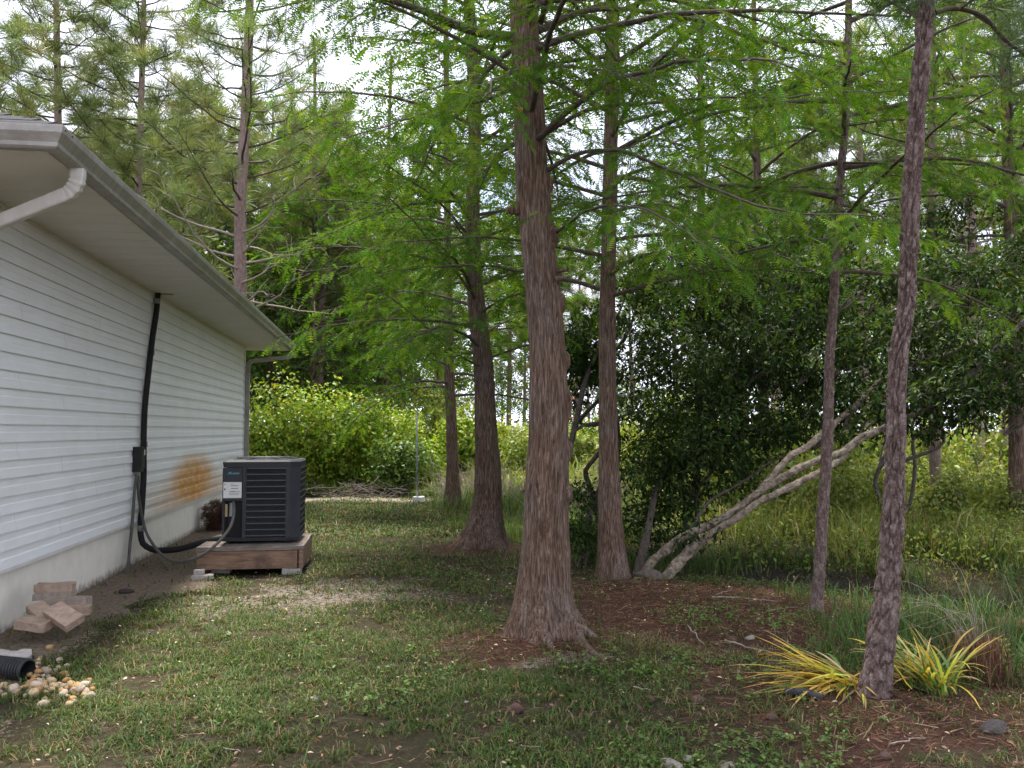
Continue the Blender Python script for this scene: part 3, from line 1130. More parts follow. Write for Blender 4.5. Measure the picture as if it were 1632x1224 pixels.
for k in range(nb):
    MB().bbox(((PX0 + PX1) / 2 + rs.uniform(-.006, .006), PY0 + bw * (k + 0.5) - 0.01, 0.2825), (PX1 - PX0 + 0.012, bw - 0.006, 0.042), 0.005).build('deck_board', M['deck'], pf)
for (x, y) in ((PX1 - 0.12, PY0 + 0.1), (PX0 + 0.2, PY0 + 0.3), (PX1 - 0.12, PY1 - 0.15), (PX0 + 0.15, PY1 - 0.15)):
    MB().bbox((x, y, 0.025), (0.19, 0.19, 0.095), 0.008, rough=0.01).build('block', M['concrete'], pf)

# ------------------------------------------------------------------ paver blocks and bricks


def rotm(rx_=0, ry_=0, rz_=0):
    cx, sx, cy, sy, cz, sz = math.cos(rx_), math.sin(rx_), math.cos(ry_), math.sin(ry_), math.cos(rz_), math.sin(rz_)
    return np.array([[cz, -sz, 0], [sz, cz, 0], [0, 0, 1]]) @ np.array([[cy, 0, sy], [0, 1, 0], [-sy, 0, cy]]) @ np.array([[1, 0, 0], [0, cx, -sx], [0, sx, cx]])


M['paver'] = plain('tan_paver', (0.42, 0.315, 0.235), (0.25, 0.18, 0.135), 0.95, 22, bmp=0.6)
M['paver_b'] = plain('grey_tan_paver', (0.36, 0.30, 0.24), (0.21, 0.17, 0.14), 0.95, 22, bmp=0.6)
pav = [
    (P(88, 936, 6.78), (0.315, 0.15, 0.075), (0, 0.02, 0.22), 'paver', 'tan concrete paver lying on top of the stack by the foundation'),
    (P(87, 948, 6.76), (0.315, 0.15, 0.07), (0, -0.03, 0.16), 'paver_b', 'greyish paver second from the top of the stack by the foundation'),
    (P(109, 958, 6.74), (0.36, 0.15, 0.07), (0, -0.02, 0.02), 'paver_b', 'long paver third in the stack, sticking out towards the unit'),
    (P(112, 972, 6.62), (0.32, 0.15, 0.085), (0, 0.02, 0.30), 'paver', 'lowest paver of the stack, half sunk in dirt'),
    (P(71, 980, 6.42), (0.29, 0.15, 0.075), (0.25, 0.42, -0.45), 'paver', 'tilted paver leaning on the stack, the middle of the three loose ones'),
    (P(101, 982, 6.34), (0.29, 0.17, 0.075), (0.42, 0.34, -0.42), 'paver', 'tilted paver leaning on the stack with its broad pale face up'),
    (P(56, 994, 6.30), (0.26, 0.17, 0.08), (0.1, 0.08, -0.12), 'paver', 'paver lying flat on the dirt in front of the stack against the foundation'),
]
for i, (c, d, r, mt, lab) in enumerate(pav):
    mb = MB()
    mb.bbox((0, 0, 0), (d[0] * 0.86, d[1] * 0.86, d[2] * 0.78), 0.005, rotm(*r), rough=0.016, seed=i * 5)
    tag(mb.build('paver', M[mt], None, False, c), lab, 'paver', 'concrete pavers heaped by the foundation')
for (px, py, z, d, rz_, lab) in ((320, 911, 0.075, (0.10, 0.07, 0.055), 0.2, 'short pale brick piece lying on another brick before the platform'), (330, 917, 0.022, (0.21, 0.09, 0.055), 0.1, 'pale broken brick lying on the dirt before the platform')):
    g0 = G(px, py, z)
    mb = MB()
    mb.bbox((0, 0, 0), d, 0.006, rotm(0, 0, rz_), rough=0.014)
    tag(mb.build('brick', M['concrete'], None, False, (g0[0], 8.95, z)), lab, 'brick', 'pale bricks before the platform')
mb = MB()
mb.bbox((0, 0, 0), (0.2, 0.12, 0.05), 0.01, rotm(0.1, 0.12, 0.3), rough=0.03)
g0 = G(22, 1052)
tag(mb.build('paver_fragment', M['concrete'], None, False, (g0[0], g0[1], 0.025)), 'pale broken paver fragment behind the black corrugated pipe', 'paver')

# ------------------------------------------------------------------ corrugated pipe and river stones
M['black_plastic'] = plain('black_plastic', (0.018, 0.018, 0.02), (0.03, 0.03, 0.032), 0.5, 15)
a, b = G(-75, 1066), G(44, 1080)
pr = thing('corrugated_pipe', (a + b) / 2, 'black corrugated drain pipe ending at the yellow stones', 'drain pipe')
mid = (a + b) / 2
d_ = b - a
nrb = 110
pts = [a - mid + d_ * t + np.array([0, 0, 0.045]) for t in np.linspace(0, 1, nrb)]
rr = [0.068 if (k // 2) % 2 else 0.056 for k in range(nrb)]
MB().tube(pts, np.array(rr), 20, False).build('pipe_wall', M['black_plastic'], pr, False)
MB().tube(pts, 0.05, 16, False).build('pipe_lining', M['black_plastic'], pr, True)


def rock_mesh(seed, flat=0.7, sub=2):
    bm = bmesh.new()
    bmesh.ops.create_icosphere(bm, subdivisions=sub, radius=1)
    V = np.array([v.co[:] for v in bm.verts])
    F = np.array([[v.index for v in f.verts] for f in bm.faces])
    bm.free()
    n = 0.12 + noise3(V * 1.1 + seed * 3.1, seed) * 0.6 + noise3(V * 2.6 + seed, seed + 9) * 0.22
    V = V * (0.55 + n)[:, None] * np.array([1.0, 0.8, flat])
    return V, F


def rock_obj(name, V, F, mat, loc, s, rz, smooth_=True):
    if isinstance(V, bpy.types.Mesh):
        o = link(name, V)
    else:
        o = mk(name, V, F, mat, smooth_=smooth_)
    o.location = [float(q) for q in loc]
    o.scale = (s, s, s) if not hasattr(s, '__len__') else s
    o.rotation_euler = (0, 0, rz)
    return o


stone_mats = [plain('stone_%d' % i, c, tuple(q * 0.78 for q in c), 0.8, 3, bmp=0.1) for i, c in enumerate([(0.42, 0.27, 0.11), (0.45, 0.33, 0.19), (0.47, 0.38, 0.28), (0.35, 0.19, 0.07), (0.32, 0.26, 0.19)])]
stone_me = []
for i in range(10):
    V, F = rock_mesh(i + 1, 0.72)
    me = mk('river_stone', V, F, stone_mats[[0, 1, 2, 0, 3, 1, 2, 4, 1, 0][i]], smooth_=True)
    stone_me.append(me.data)
    bpy.data.objects.remove(me)
spots = []
for k in range(150):
    u = rs.random()
    if u < 0.55:
        px, py = rs.gauss(62, 18), rs.gauss(1083, 13)
    elif u < 0.85:
        px, py = rs.gauss(122, 15), rs.gauss(1101, 8)
    else:
        px, py = rs.uniform(-5, 60), rs.uniform(1095, 1112)
    if px < 48 and 1050 < py < 1092:
        continue
    spots.append((px, py))
for extra in ((79, 1033), (118, 1122), (110, 1125), (105, 1062), (108, 1077), (8, 1110), (12, 1043)):
    spots.append(extra)
placed = []
for i, (px, py) in enumerate(spots):
    g0 = G(px, py)
    s = rs.uniform(0.013, 0.026) if i % 6 else rs.uniform(0.026, 0.036)
    lvl = 0
    for q in placed:
        if math.hypot(q[0] - g0[0], q[1] - g0[1]) < (q[2] + s) * 0.62:
            lvl += 0.55 * min(q[2], s)
    lvl = min(lvl, 0.035)
    placed.append((g0[0], g0[1], s))
    o = rock_obj('river_stone', rs.choice(stone_me), None, None, (g0[0], g0[1], float(H(g0[0], g0[1])) + 0.012 + lvl), s, rs.uniform(0, 6))
    tag(o, 'small rounded yellow to cream stone in the spill beside the black corrugated pipe', 'stone', 'yellow stones spilled at the drain pipe')

M['red_rock'] = plain('red_clay_rock', (0.16, 0.088, 0.068), (0.065, 0.042, 0.035), 0.95, 9, bmp=0.9)
M['dark_rock'] = plain('dark_rock', (0.07, 0.06, 0.055), (0.035, 0.03, 0.028), 0.95, 5, bmp=0.5)
M['pale_rock'] = plain('pale_rock', (0.26, 0.23, 0.19), (0.17, 0.15, 0.125), 0.9, 4, bmp=0.4)
red_me = []
for i in range(5):
    V, F = rock_mesh(i + 31, 0.75, 3)
    V = V * (0.8 + 0.45 * noise3(V * 5 + 40, i + 3))[:, None]
    o = mk('clay_lump', V, F, M['red_rock'], smooth_=True)
    red_me.append(o.data)
    bpy.data.objects.remove(o)
for i, (px, py, s) in enumerate([(1111, 1077, .042), (1127, 1088, .028), (1035, 1117, .038), (1113, 1119, .046), (1113, 1138, .025), (1066, 1143, .024), (1019, 1129, .028), (1004, 1163, .032), (1230, 1143, .036),
                                 (1000, 1029, .036), (1028, 1024, .028), (1064, 1024, .03), (1069, 1050, .03), (1168, 1021, .04), (1229, 1044, .03), (1229, 1061, .032), (1241, 1010, .03), (820, 1132, .05), (655, 1082, .035), (630, 1066, .03), (1409, 1205, .035)]):
    g0 = G(px, py)
    o = rock_obj('clay_lump', red_me[i % 5], None, None, (g0[0], g0[1], float(H(g0[0], g0[1])) + s * 0.1), s * 0.85, i * 1.3)
    tag(o, 'small reddish brown clay lump lying in the patchy grass', 'rock', 'reddish clay lumps in the grass')
for px, py, s, mt, lab in ((1070, 1219, .048, 'pale_rock', 'larger pale grey stone half sunk in the lawn at the bottom edge'), (1098, 1208, .034, 'pale_rock', 'flat pale stone touching the larger sunken one'),
                           (1163, 1222, .04, 'pale_rock', 'small pale stone alone at the bottom edge of the lawn'), (1195, 1018, .04, 'pale_rock', 'pale rounded stone on the reddish needle litter'), (1584, 1166, .062, 'dark_rock', 'dark rounded stone on bare soil near the brown dry grass clump'),
                           (201, 946, .055, 'dark_rock', 'dark lump of debris on the dirt beside the paver heap'), (500, 1116, .034, 'pale_rock', 'flat grey stone sunk in the open lawn')):
    g0 = G(px, py)
    V, F = rock_mesh(int(px), 0.6, 3)
    tag(rock_obj('stone', V, F, M[mt], (g0[0], g0[1], float(H(g0[0], g0[1])) + s * 0.2), (s * 1.25, s, s * 0.8), px), lab, 'stone')

# ------------------------------------------------------------------ fence post
g0 = G(665, 800)
fp = thing('fence_post', (g0[0], g0[1], 0), 'thin galvanised metal post standing in a pale concrete block', 'post')
M['galv'] = plain('galvanised_steel', (0.20, 0.22, 0.225), (0.28, 0.30, 0.305), 0.5, 12, metal=0.4)
MB().tube([(0, 0, 0.0), (-0.02, 0, 1.84)], 0.019, 12).build('pole', M['galv'], fp, True)
MB().tube([(-0.02, 0, 1.83), (-0.02, 0, 1.87)], np.array([0.024, 0.015]), 12).build('cap', M['galv'], fp)
MB().bbox((0.03, -0.02, 0.05), (0.24, 0.2, 0.13), 0.012, rough=0.02).build('footing', M['trim'], fp)

# ------------------------------------------------------------------ trees: shared pieces


def colors(n, base, var=0.25, per=1, rng=RNG, alt=None, pa=0.0, hue=0.12):
    c = np.tile(np.asarray(base, float), (n, 1))
    if alt is not None:
        t = rng.random(n) < pa
        c[t] = alt
    c = c * (1 + (rng.random((n, 1)) - 0.5) * 2 * var)
    c = c * (1 + (rng.random((n, 3)) - 0.5) * 2 * hue)
    return np.repeat(np.clip(c, 0.004, 0.9), per, 0)


def frond_template(n=9):
    V, F = [], []

    def tri(a, b_, c):
        k = len(V)
        V.extend([a, b_, c])
        F.append((k, k + 1, k + 2))
    dz = lambda y: -0.16 * y * y
    tri((-0.012, 0, 0), (0.012, 0, 0), (0, 1, dz(1)))
    for i in range(n):
        y = 0.06 + 0.9 * i / (n - 1)
        L = 0.20 * (math.sin(math.pi * min(1, 0.18 + 0.80 * (1 - y) ** 0.8)) ** 0.7) + 0.05
        for s in (-1, 1):
            tri((0, y - 0.040 * 9 / n, dz(y)), (0, y + 0.052 * 9 / n, dz(y)), (s * L, y + 0.10, dz(y) - 0.02))
    return np.array(V), np.array(F)


FR_V, FR_F = frond_template(7)
FR2_V, FR2_F = frond_template(5)
TUFT = []
r_ = np.random.default_rng(5)


def tuft_template(n, spread, seed, wd=0.02):
    r = np.random.default_rng(seed)
    V, F = [], []
    for k in range(n):
        th = r.random() * 2 * np.pi
        ph = spread * math.sqrt(r.random())
        d = np.array([math.sin(ph) * math.cos(th), math.cos(ph), math.sin(ph) * math.sin(th)])
        L = 0.75 + 0.35 * r.random()
        s = unit(np.cross(d, r.normal(size=3))) * wd
        st0 = d * 0.05 + np.array([0, -0.35 * r.random(), 0])
        mid_ = st0 + d * L * 0.55
        tip = st0 + d * L + np.array([0, -0.10, 0])
        k0 = len(V)
        V += [st0 - s * 0.6, st0 + s * 0.6, mid_ + s, mid_ - s, tip]
        F += [(k0, k0 + 1, k0 + 2), (k0, k0 + 2, k0 + 3), (k0 + 3, k0 + 2, k0 + 4)]
    return np.array(V), np.array(F)


def leaf_template(fold=0.12):
    V = np.array([(0, 0, 0), (0.22, 0.38, fold), (0.16, 0.72, fold * 0.7), (0, 1, -0.05), (-0.16, 0.72, fold * 0.7), (-0.22, 0.38, fold), (0, 0.5, 0)])
    F = np.array([(0, 1, 6), (1, 2, 6), (2, 3, 6), (3, 4, 6), (4, 5, 6), (5, 0, 6)])
    return V, F


LF_V, LF_F = leaf_template()
LQ_V = np.array([(0, 0, 0), (0.24, 0.45, 0.10), (0, 1, -0.03), (-0.24, 0.45, 0.10)])
LQ_F = np.array([(0, 1, 2), (0, 2, 3)])


def trunk_mesh(px_list, D, rad_px, top=None, nseg=40, nv=120, flare=(0.0, 0.3, 5, 0.0), ridge=0.0, knots=(), seed=0, ridge_scale=(30, 3.5), base_z=None, plates=None):
    """trunk through picture points at distance D; returns V, F, path(z), radius(z)"""
    pts = np.array([P(x, y, D) for x, y in px_list])
    rad = np.array(rad_px) / 2 / FPX * D
    if base_z is not None:
        pts[0][2] = base_z
    if top is not None:
        pts = np.vstack([pts, [top[:3]]])
        rad = np.append(rad, top[3])
    return trunk_from(pts, rad, nseg, nv, flare, ridge, knots, seed, ridge_scale, plates)


def cells(u, v, nu, seed):
    """cellular noise on a cylinder, u wraps after nu cells; returns F2 - F1 and a value per cell"""
    iu, iv = np.floor(u).astype(np.int64), np.floor(v).astype(np.int64)
    f1 = np.full(u.shape, 9.0)
    f2 = np.full(u.shape, 9.0)
    val = np.zeros(u.shape)
    for du in (-1, 0, 1):
        for dv in (-1, 0, 1):
            cu, cv = iu + du, iv + dv
            wu = np.mod(cu, nu)
            pu = cu + 0.1 + 0.8 * _hash(wu, cv, wu * 0 + 1, seed)
            pv = cv + 0.1 + 0.8 * _hash(wu, cv, wu * 0 + 2, seed)
            d = np.sqrt((u - pu) ** 2 + (v - pv) ** 2)
            nearer = d < f1
            f2 = np.where(nearer, f1, np.minimum(f2, d))
            val = np.where(nearer, _hash(wu, cv, wu * 0 + 3, seed), val)
            f1 = np.where(nearer, d, f1)
    return f2 - f1, val


def trunk_from(pts, rad, nseg=40, nv=120, flare=(0.0, 0.3, 5, 0.0), ridge=0.0, knots=(), seed=0, ridge_scale=(30, 3.5), plates=None):
    s = np.concatenate([[0], np.cumsum(np.linalg.norm(np.diff(pts, axis=0), axis=1))])
    t = np.linspace(0, 1, nv) ** 1.25
    path = resample(pts, 400)
    arc = np.linspace(0, 1, 400)
    path = np.stack([np.interp(t, arc, path[:, k]) for k in range(3)], -1)
    r = np.interp(t * s[-1], s, rad)
    T, A, B = frames(path)
    th = np.linspace(0, 2 * np.pi, nseg, endpoint=False) + np.pi / 2
    cs, sn = np.cos(th), np.sin(th)
    z = (path[:, 2] - path[0, 2])[:, None]
    amp, hgt, lob, ph = flare
    lobe = 0.5 + 0.5 * np.cos(lob * th + ph)[None, :] + 0.25 * np.cos((lob - 2) * th + ph * 2)[None, :]
    fl = 1 + amp * np.exp(-np.maximum(z, 0) / hgt) * (0.12 + 1.15 * np.maximum(lobe, 0) ** 1.3)
    R = r[:, None] * fl
    if ridge:
        base = path[:, None, :] + R[:, :, None] * (cs[None, :, None] * A[:, None, :] + sn[None, :, None] * B[:, None, :])
        q = base * np.array([ridge_scale[0], ridge_scale[0], ridge_scale[1]])
        n = noise3(q + seed, seed) * 0.65 + noise3(q * 2.1 + 5, seed + 3) * 0.35
        R = R + (n - 0.5) * 2 * ridge
        R = R + (noise3(base * np.array([4, 4, 1.6]), seed + 8) - 0.5) * 0.12 * r[:, None]
    if plates:                          # (cells round the trunk, cell height, depth)
        pn, phh, pdep = plates
        zz = np.repeat(path[:, 2][:, None], nseg, 1)
        uu = np.repeat((np.arange(nseg) / nseg * pn)[None, :], nv, 0)
        wob = noise3(np.stack([np.cos(th)[None, :] * 4 + 0 * zz, np.sin(th)[None, :] * 4 + 0 * zz, zz * 9], -1), seed + 30) - 0.5
        e_, val = cells(uu + wob * 0.5, zz / phh + wob * 1.2, pn, seed)
        R = R - pdep * (1 - smooth(0.05, 0.36, e_)) + pdep * 0.5 * (val - 0.5)
    for (kz, kth, kr, kh) in knots:     # height, angle, size, how far proud
        dth = np.angle(np.exp(1j * (th - kth)))[None, :] * r[:, None]
        d2 = np.sqrt(dth ** 2 + (path[:, 2][:, None] - kz) ** 2) / kr
        R = R + kh * (np.exp(-(d2 - 0.75) ** 2 * 5) - 0.75 * np.exp(-d2 ** 2 * 6))
    V = path[:, None, :] + R[:, :, None] * (cs[None, :, None] * A[:, None, :] + sn[None, :, None] * B[:, None, :])
    i = np.arange(nv - 1)[:, None] * nseg
    j = np.arange(nseg)[None, :]
    j2 = (j + 1) % nseg
    F = np.stack([i + j, i + j2, i + nseg + j2, i + nseg + j], -1).reshape(-1, 4)
    return V.reshape(-1, 3), F, path, r


def path_at(path, z):
    return np.array([np.interp(z, path[:, 2], path[:, 0]), np.interp(z, path[:, 2], path[:, 1]), z])


class Spray:
    """collects fronds for one crown"""
    def __init__(s):
        s.p, s.d, s.n, s.s = [], [], [], []

    def add(s, p, d, n, sc_):
        s.p.append(p); s.d.append(d); s.n.append(n); s.s.append(sc_)


UP = np.array([0, 0, 1.0])


def cyp_limb(rng, pts, r0, spray, twig_len=0.5, twig_gap=0.11, frond_gap=0.05, frond=0.10, start=0.12, droop=0.25, bare=0.0):
    """one cypress branch: returns limb tubes; adds its fronds to the spray"""
    n = max(6, int(len(pts) * 1.0))
    pts = np.asarray(pts, float)
    L = np.sum(np.linalg.norm(np.diff(pts, axis=0), axis=1))
    k = max(8, int(L / 0.12))
    pts = resample(pts, k)
    wig = np.cumsum(rng.normal(0, 0.010, (k, 3)), 0)
    wig -= wig[0]
    pts = pts + wig * np.linspace(0, 1, k)[:, None] ** 0.5
    ts = TubeSet()
    rr = r0 * (1 - 0.82 * np.linspace(0, 1, k) ** 0.8)
    ts.add(pts, rr, 6)
    T = unit(np.gradient(pts, axis=0))
    nt_ = int(L * (1 - start) / twig_gap)
    sgn = 1
    for i in range(nt_):
        s = start + (1 - start) * (i + rng.random() * 0.8) / nt_
        x = s * (k - 1)
        a = int(min(x, k - 2))
        f = x - a
        p = pts[a] * (1 - f) + pts[a + 1] * f
        t = T[a]
        side = unit(np.cross(t, UP + rng.normal(0, 0.25, 3)))
        sgn = -sgn
        ang = math.radians(rng.uniform(38, 72))
        tl = twig_len * (0.35 + 0.75 * math.sin(math.pi * min(0.97, 0.25 + 0.65 * s))) * rng.uniform(0.5, 1.25)
        d = unit(t * math.cos(ang) + side * sgn * math.sin(ang) + UP * rng.normal(-0.02, 0.16))
        m = 5
        q = np.linspace(0, 1, m)[:, None]
        tw = p + d * tl * q + np.array([0, 0, -1.0]) * (droop * tl * q ** 2) + rng.normal(0, 0.012, (m, 3)) * q
        ts.add(tw, np.linspace(max(0.0018, r0 * 0.16), 0.0010, m), 3)
        if rng.random() < bare:
            continue
        nf_ = max(3, int(tl / frond_gap))
        sg2 = 1
        for j in range(nf_ + 2):
            u = 0.10 + 0.90 * (j + rng.random() * 0.6) / (nf_ + 1)
            u = min(u, 1.0)
            y = u * (m - 1)
            b_ = int(min(y, m - 2))
            g_ = y - b_
            pp = tw[b_] * (1 - g_) + tw[b_ + 1] * g_
            dd = unit(tw[b_ + 1] - tw[b_])
            sd2 = unit(np.cross(dd, UP + rng.normal(0, 0.35, 3)))
            sg2 = -sg2
            bt = math.radians(rng.uniform(25, 65)) if j < nf_ else math.radians(rng.uniform(0, 25))
            fd = unit(dd * math.cos(bt) + sd2 * sg2 * math.sin(bt) + UP * rng.normal(-0.22, 0.18))
            spray.add(pp, fd, unit(UP + rng.normal(0, 0.45, 3)), frond * rng.uniform(0.65, 1.25))
    return ts


def finish_crown(name, spray, parent, origin, TV, TF, base, rng, alt=None, pa=0.0, mat='cypress_leaf', var=0.22):
    pos, d, n_, s = map(np.array, (spray.p, spray.d, spray.n, spray.s))
    V, F = scatter(TV, TF, pos, basis(d, n_), s)
    # colour drifts from spray to spray
    dr = 0.8 + 0.4 * noise3(pos * 2.2, 77)
    c = colors(len(pos), base, var, 1, rng, alt, pa) * dr[:, None]
    return mk(name, V, F, M[mat], parent, origin, np.repeat(np.clip(c, 0.004, 0.9), len(TV), 0))


CYP = (0.060, 0.138, 0.015)
CYP_Y = (0.115, 0.200, 0.020)


def cypress(name, label, trunk, D, bark, crown_z, n_limbs, lmax, seed, frond, tpl, twig_len=0.5, twig_gap=0.11, frond_gap=0.05, explicit=(), az_bias=None, group=None, bare=0.05, stubs=(), base=CYP, top_extra=0):
    V, F, path, r = trunk
    rng = np.random.default_rng(seed)
    o = path[0].copy()
    o[2] = float(H(o[0], o[1]))
    root = thing(name, o, label, 'tree', group)
    mk('trunk', V, F, M[bark], root, o, smooth_=True)
    sp_ = Spray()
    for pts, r0, tlen in explicit:
        ts = cyp_limb(rng, pts, r0, sp_, tlen, twig_gap, frond_gap, frond, 0.15)
        v, f = ts.get()
        mk('limb', v, f, M['twig'], root, o, smooth_=True)
    z0, z1 = crown_z
    for i in range(n_limbs):
        u = (i + rng.random() * 0.9) / n_limbs
        z = z0 + (z1 - z0) * u
        az = i * 2.39996 + rng.normal(0, 0.35) if az_bias is None else az_bias[i % len(az_bias)] + rng.normal(0, 0.3)
        prof = (0.62 + 0.5 * math.sin(math.pi * min(1, 0.25 + u * 0.55))) * (1 - 0.55 * max(0, u - 0.55) / 0.45)
        L = lmax * prof * rng.uniform(0.65, 1.15)
        h = np.array([math.cos(az), math.sin(az), 0])
        rise = rng.uniform(0.05, 0.42) + 0.25 * u
        fall = rng.uniform(0.15, 0.45)
        p0 = path_at(path, z)
        q = np.linspace(0, 1, 7)[:, None]
        pts = p0 + h * L * q + UP * L * (rise * q - fall * q ** 2)
        r0 = 0.0075 + 0.0085 * L
        big = 1.0 if z < 6.0 else 1.5
        ts = cyp_limb(rng, pts, r0, sp_, twig_len, twig_gap * big, frond_gap * big, frond * (1.0 if big == 1 else 1.35), 0.14, bare=bare)
        v, f = ts.get()
        mk('limb', v, f, M['twig'], root, o, smooth_=True)
    for (px, py, Dd, L, rr_, dx, cut) in stubs:
        a_ = P(px, py, Dd)
        mb = MB()
        mb.tube([a_ - o - np.array([dx * 0.03, 0, 0]), a_ - o + np.array([dx * L, -0.25 * L, 0.15 * L])], np.array([rr_ * 1.3, rr_]), 10)
        mb.build('branch_stub', M[cut], root)
    finish_crown('crown', sp_, root, o, TV=tpl[0], TF=tpl[1], base=base, rng=rng, alt=CYP_Y, pa=0.25)
    return root, len(sp_.p)


M['cut_wood'] = plain('cut_wood', (0.50, 0.22, 0.09), (0.36, 0.15, 0.06), 0.8, 20)

# ---- the big cypress in the middle
D1 = 6.42
a1 = math.pi / 2
tr = trunk_mesh([(868, 1014), (868, 985), (868, 929), (870, 863), (871, 798), (875, 692), (873, 594), (868, 496), (859, 398), (852, 333), (842, 170), (836, 50), (828, -120), (815, -420)], D1,
                [112, 100, 84, 74, 70, 62, 59, 56, 54, 54, 50, 46, 41, 32], nseg=120, nv=320, flare=(0.62, 0.17, 6, 0.9), ridge=0.011, seed=3, ridge_scale=(32, 2.6), base_z=-0.08,
                knots=[(z_, th_, 0.055, 0.034) for z_, th_ in ((2.42, -1.5), (2.0, -1.35), (1.72, -1.4), (1.62, -1.1), (2.9, -1.75), (1.36, -1.5), (2.62, -1.0), (3.3, -1.3), (1.05, -1.7))])
ex = [
    ([P(832, 60, D1), P(760, 50, D1 - 0.15), P(690, 22, D1 - 0.3), P(600, -10, D1 - 0.5), P(480, -60, D1 - 0.8), P(330, -90, D1 - 1.0)], 0.042, 0.6),
    ([P(866, 215, D1), P(935, 175, D1 - 0.2), P(1010, 163, D1 - 0.4), P(1100, 158, D1 - 0.6), P(1240, 158, D1 - 0.85), P(1420, 156, D1 - 1.2)], 0.019, 0.42),
    ([P(868, 275, D1), P(920, 245, D1 - 0.2), P(980, 238, D1 - 0.5), P(1060, 268, D1 - 0.9), P(1130, 300, D1 - 1.2), P(1260, 335, D1 - 1.6), P(1400, 335, D1 - 1.9)], 0.019, 0.42),
    ([P(858, 50, D1), P(920, 20, D1 + 0.1), P(1000, 14, D1 + 0.2), P(1080, 25, D1 + 0.2), P(1180, 50, D1 + 0.2), P(1300, 85, D1 + 0.2), P(1460, 120, D1 + 0.2)], 0.024, 0.5),
    ([P(862, 36, D1), P(880, -10, D1 - 0.3), P(930, -60, D1 - 0.6)], 0.026, 0.5),
    ([P(884, 372, D1), P(960, 330, D1 - 0.9), P(1050, 350, D1 - 1.7), P(1150, 420, D1 - 2.3)], 0.014, 0.36),
    ([P(825, 140, D1), P(740, 170, D1 - 0.7), P(640, 190, D1 - 1.3), P(540, 230, D1 - 1.8)], 0.016, 0.42),
    ([P(830, 110, D1), P(790, 120, D1 - 1.0), P(770, 140, D1 - 1.9)], 0.016, 0.45),
    ([P(846, 100, D1), P(900, 110, D1 - 0.9), P(990, 140, D1 - 1.7)], 0.016, 0.4),
]
big, n1_ = cypress('bald_cypress', 'largest bald cypress with thick flared trunk in the middle of the lawn', tr, D1, 'cypress_bark', (3.5, 9.0), 40, 2.4, 12, 0.096, (FR_V, FR_F), 0.54, 0.078, 0.032, explicit=ex,
                   stubs=[(826, 178, D1 - 0.12, 0.04, 0.022, -1.0, 'cut_wood'), (893, 432, D1 - 0.05, 0.06, 0.014, 1.0, 'cypress_bark'), (892, 445, D1 - 0.08, 0.05, 0.016, 0.9, 'cypress_bark'), (826, 338, D1 - 0.02, 0.08, 0.026, -1, 'cypress_bark'),
                          (903, 637, D1 - 0.02, 0.06, 0.007, 1, 'cut_wood'), (903, 667, D1, 0.05, 0.006, 1, 'cut_wood'), (838, 783, D1, 0.04, 0.012, -1, 'cypress_bark')])
# surface roots of the big tree: a burl at the right and a vine round the foot
bo_ = np.array(big.location)
V, F = rock_mesh(55, 0.9, 3)
o = mk('root_burl', V * np.array([0.10, 0.09, 0.09]), F, M['cypress_bark'], big, smooth_=True)
o.location = (G(914, 1008) - bo_ + np.array([0, 0.05, 0.03]))
vine = [G(796, 995), G(812, 1001), G(835, 1010), G(858, 1019), G(880, 1025), G(900, 1028), G(914, 1026)]
MB().tube([q - bo_ + np.array([0, 0, float(H(q[0], q[1])) + 0.025]) for q in vine], 0.0095, 8, sub=40).build('vine_root', M['twig'], big, True)
MB().tube([P(x, y, D1 - 0.285) - bo_ for x, y in ((878, 950), (884, 965), (894, 975), (900, 982))], 0.008, 8, sub=20).build('vine_root', M['twig'], big, True)
rt = [G(918, 1030), G(940, 1045), G(962, 1060), G(975, 1072)]
MB().tube([q - bo_ + np.array([0, 0, float(H(q[0], q[1])) + 0.0]) for q in rt], np.array([0.04, 0.03, 0.022, 0.01]), 10, sub=24).build('surface_root', M['cypress_bark'], big, True)

# ---- second cypress, left of it and farther
D2 = 11.5
tr = trunk_mesh([(772, 878), (772, 850), (775, 814), (777, 765), (775, 700), (771, 594), (764, 529), (757, 463), (753, 365), (754, 300), (757, 200), (752, 80), (745, -40), (735, -300)], D2,
                [58, 56, 48, 43, 37, 32, 30, 27, 23, 22, 21, 19, 17, 13], nseg=80, nv=240, flare=(0.85, 0.22, 5, 0.4), ridge=0.011, seed=13, base_z=-0.06)
ex = [([P(778, 590, D2), P(720, 560, D2 - 0.4), P(650, 500, D2 - 0.8), P(560, 440, D2 - 1.2)], 0.02, 0.7),
      ([P(760, 480, D2), P(700, 400, D2 - 0.5), P(640, 330, D2 - 0.9), P(560, 250, D2 - 1.2)], 0.024, 0.7),
      ([P(750, 380, D2), P(690, 310, D2 - 0.5), P(610, 250, D2 - 0.9), P(500, 170, D2 - 1.2)], 0.024, 0.7)]
cy2, _n = cypress('bald_cypress', 'second bald cypress with dark flared trunk, just left of the largest one', tr, D2, 'cypress_bark_shaded', (2.3, 9.5), 58, 2.3, 21, 0.150, (FR2_V, FR2_F), 0.66, 0.10, 0.055, ex, group='bald cypresses', bare=0.22)

